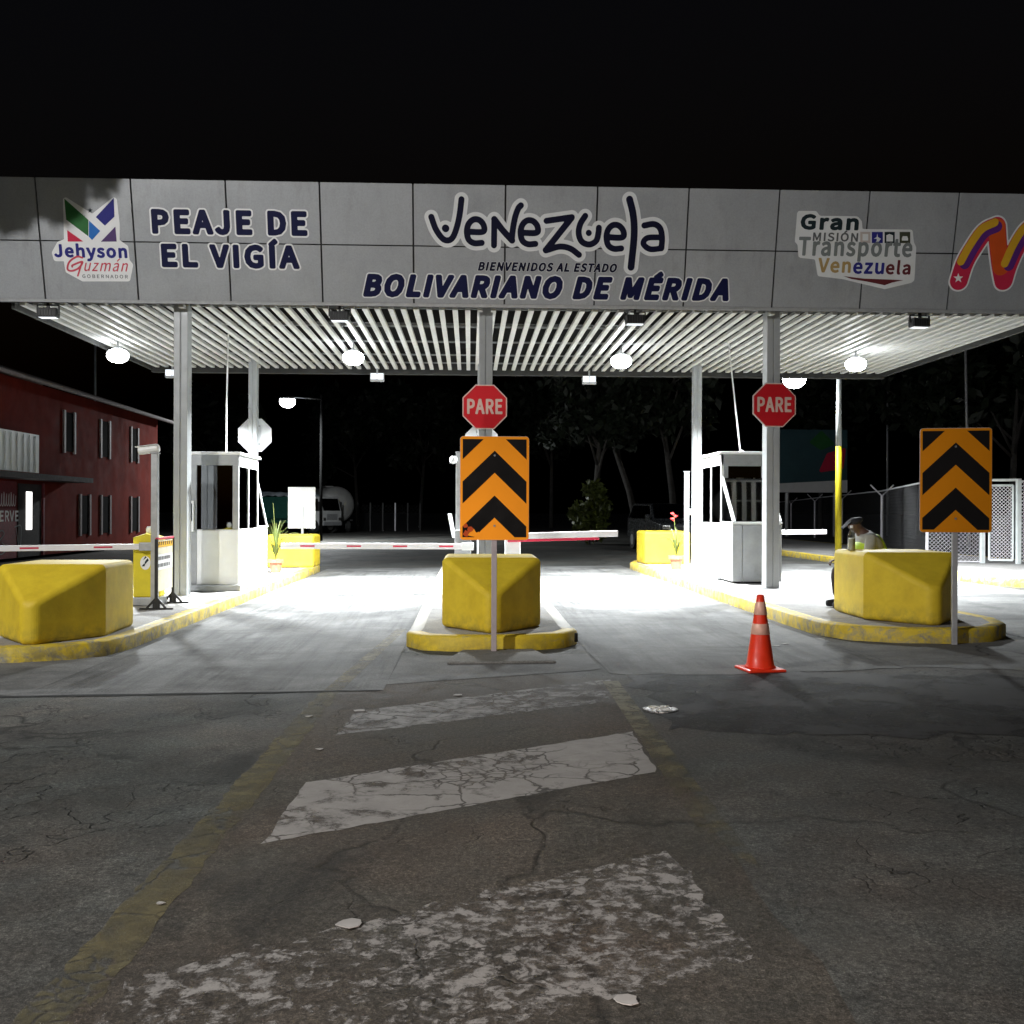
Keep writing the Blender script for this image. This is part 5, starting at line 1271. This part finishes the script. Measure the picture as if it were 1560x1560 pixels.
# ------------------------------------------------------------------ trees
def leaf_cloud(n, cl, rs, ls, seed):
    rn = random.Random(seed); mb = MB()
    for _ in range(n):
        c, s_ = rn.choice(cl); 
        d = Vector((rn.gauss(0, 1), rn.gauss(0, 1), rn.gauss(0, .8))); d = d.normalized()*(rn.random()**.5)*s_
        p = Vector(c)+d; a = Vector((rn.gauss(0, 1), rn.gauss(0, 1), rn.gauss(0, 1))).normalized(); b = a.cross(Vector((rn.gauss(0, 1), rn.gauss(0, 1), rn.gauss(0, 1)))).normalized()
        l_ = ls*rn.uniform(.6, 1.3); mb.add([p-a*l_, p+b*l_*.45, p+a*l_, p-b*l_*.45], [(0, 1, 2, 3)])
    return mb
def tree(label, loc, h, spread, seed, lean=(0, 0), ls=.28, n=2600, group='trees beyond the toll', trunk_r=.2, extra=()):
    t = thing('tree', label, 'tree', loc, 0, group); rn = random.Random(seed)
    top = Vector((lean[0], lean[1], h*.62)); cl = []
    mb = MB(); tr = [Vector((0, 0, 0)), Vector((lean[0]*.25, lean[1]*.25, h*.22)), Vector((lean[0]*.65, lean[1]*.65, h*.45)), top]
    mb.tube(tr, [trunk_r, trunk_r*.8, trunk_r*.6, trunk_r*.3], 9)
    for k in range(9):
        a = rn.uniform(0, 2*PI); base = tr[2].lerp(top, rn.random()) if rn.random() > .4 else tr[1].lerp(tr[2], rn.uniform(.4, 1)); e = base+Vector((math.cos(a)*spread*rn.uniform(.4, .9), math.sin(a)*spread*rn.uniform(.4, .9), h*rn.uniform(.08, .36)))
        mb.tube([base, base.lerp(e, .5)+Vector((0, 0, h*.03)), e], [trunk_r*.4, trunk_r*.25, trunk_r*.08], 6); cl.append((e, spread*rn.uniform(.28, .5)))
    for k in range(6): cl.append((top+Vector((rn.uniform(-.6, .6)*spread, rn.uniform(-.6, .6)*spread, h*rn.uniform(-.1, .32))), spread*rn.uniform(.25, .45)))
    for e, rr in extra:
        e = Vector(e); mb.tube([top*.8, (top*.8).lerp(e, .5)+Vector((0, 0, .2)), e], [.05, .035, .015], 6); cl += [(e, rr)]*3
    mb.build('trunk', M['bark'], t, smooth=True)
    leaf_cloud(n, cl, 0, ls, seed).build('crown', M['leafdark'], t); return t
def T(px, Y): return (atY(px, 800, Y).x, Y, gz(atY(px, 800, Y).x))
tree('leafy tree with low green foliage between the chevron sign and the right booth', T(905, 48), 9, 2.6, 1, (.3, 0), .3, 3400)
tree('tree with a pale leaning trunk left of the right booth', T(975, 52), 11, 3.0, 2, (-2.2, 0), .32)
tree('tree with a curved pale trunk behind the right rear post', T(1030, 50), 11, 2.8, 3, (-.8, .3), .32)
tree('dark tree far behind the chevron sign', T(840, 85), 13, 4, 4, (0, 0), .45)
tree('dark tree far behind the left lane', T(640, 95), 13, 4.5, 5, (.5, 0), .5)
tree('dark tree behind the tanker', T(545, 100), 14, 4.5, 6, (-.5, 0), .5)
tree('dark tree behind the billboard', T(1250, 75), 14, 4.5, 7, (0, 0), .45)
tree('dark tree behind the chain link fence', T(1400, 60), 13, 4.2, 8, (.5, 0), .42)
tree('dark tree at the right edge beyond the gate', T(1540, 48), 12, 4.0, 9, (.3, 0), .4)
tree('dark tree behind the left booth roof', T(330, 85), 12, 4.2, 10, (.3, 0), .45)
tree('roadside tree out at the left that shades the corner of the fascia', (-11.2, 11.6, gz(-8)), 10.2, 2.0, 11, (.6, 0), .13, 4200, 'trees before the toll', extra=[((3.9, 0, 7.3), .42), ((4.35, .2, 7.35), .42), ((3.4, -.2, 7.35), .5), ((4.0, .1, 7.0), .25), ((3.5, .1, 6.95), .3), ((2.9, 0, 7.5), .45)])
leaf = leaf_cloud(1500, [((0, 0, .8), .8), ((.4, .2, 1.5), .6), ((-.3, 0, 1.3), .6), ((.2, 0, 2.3), .5)], 0, .2, 20)
t = thing('shrub', 'pale green shrub before the trees right of the chevron sign', 'shrub', T(898, 44)); leaf.build('foliage', M['leaf'], t)
MB().tube([(0, 0, 0), (.05, 0, 1.0), (.1, 0, 2.0)], [.05, .04, .02], 6).build('stem', M['bark'], t)
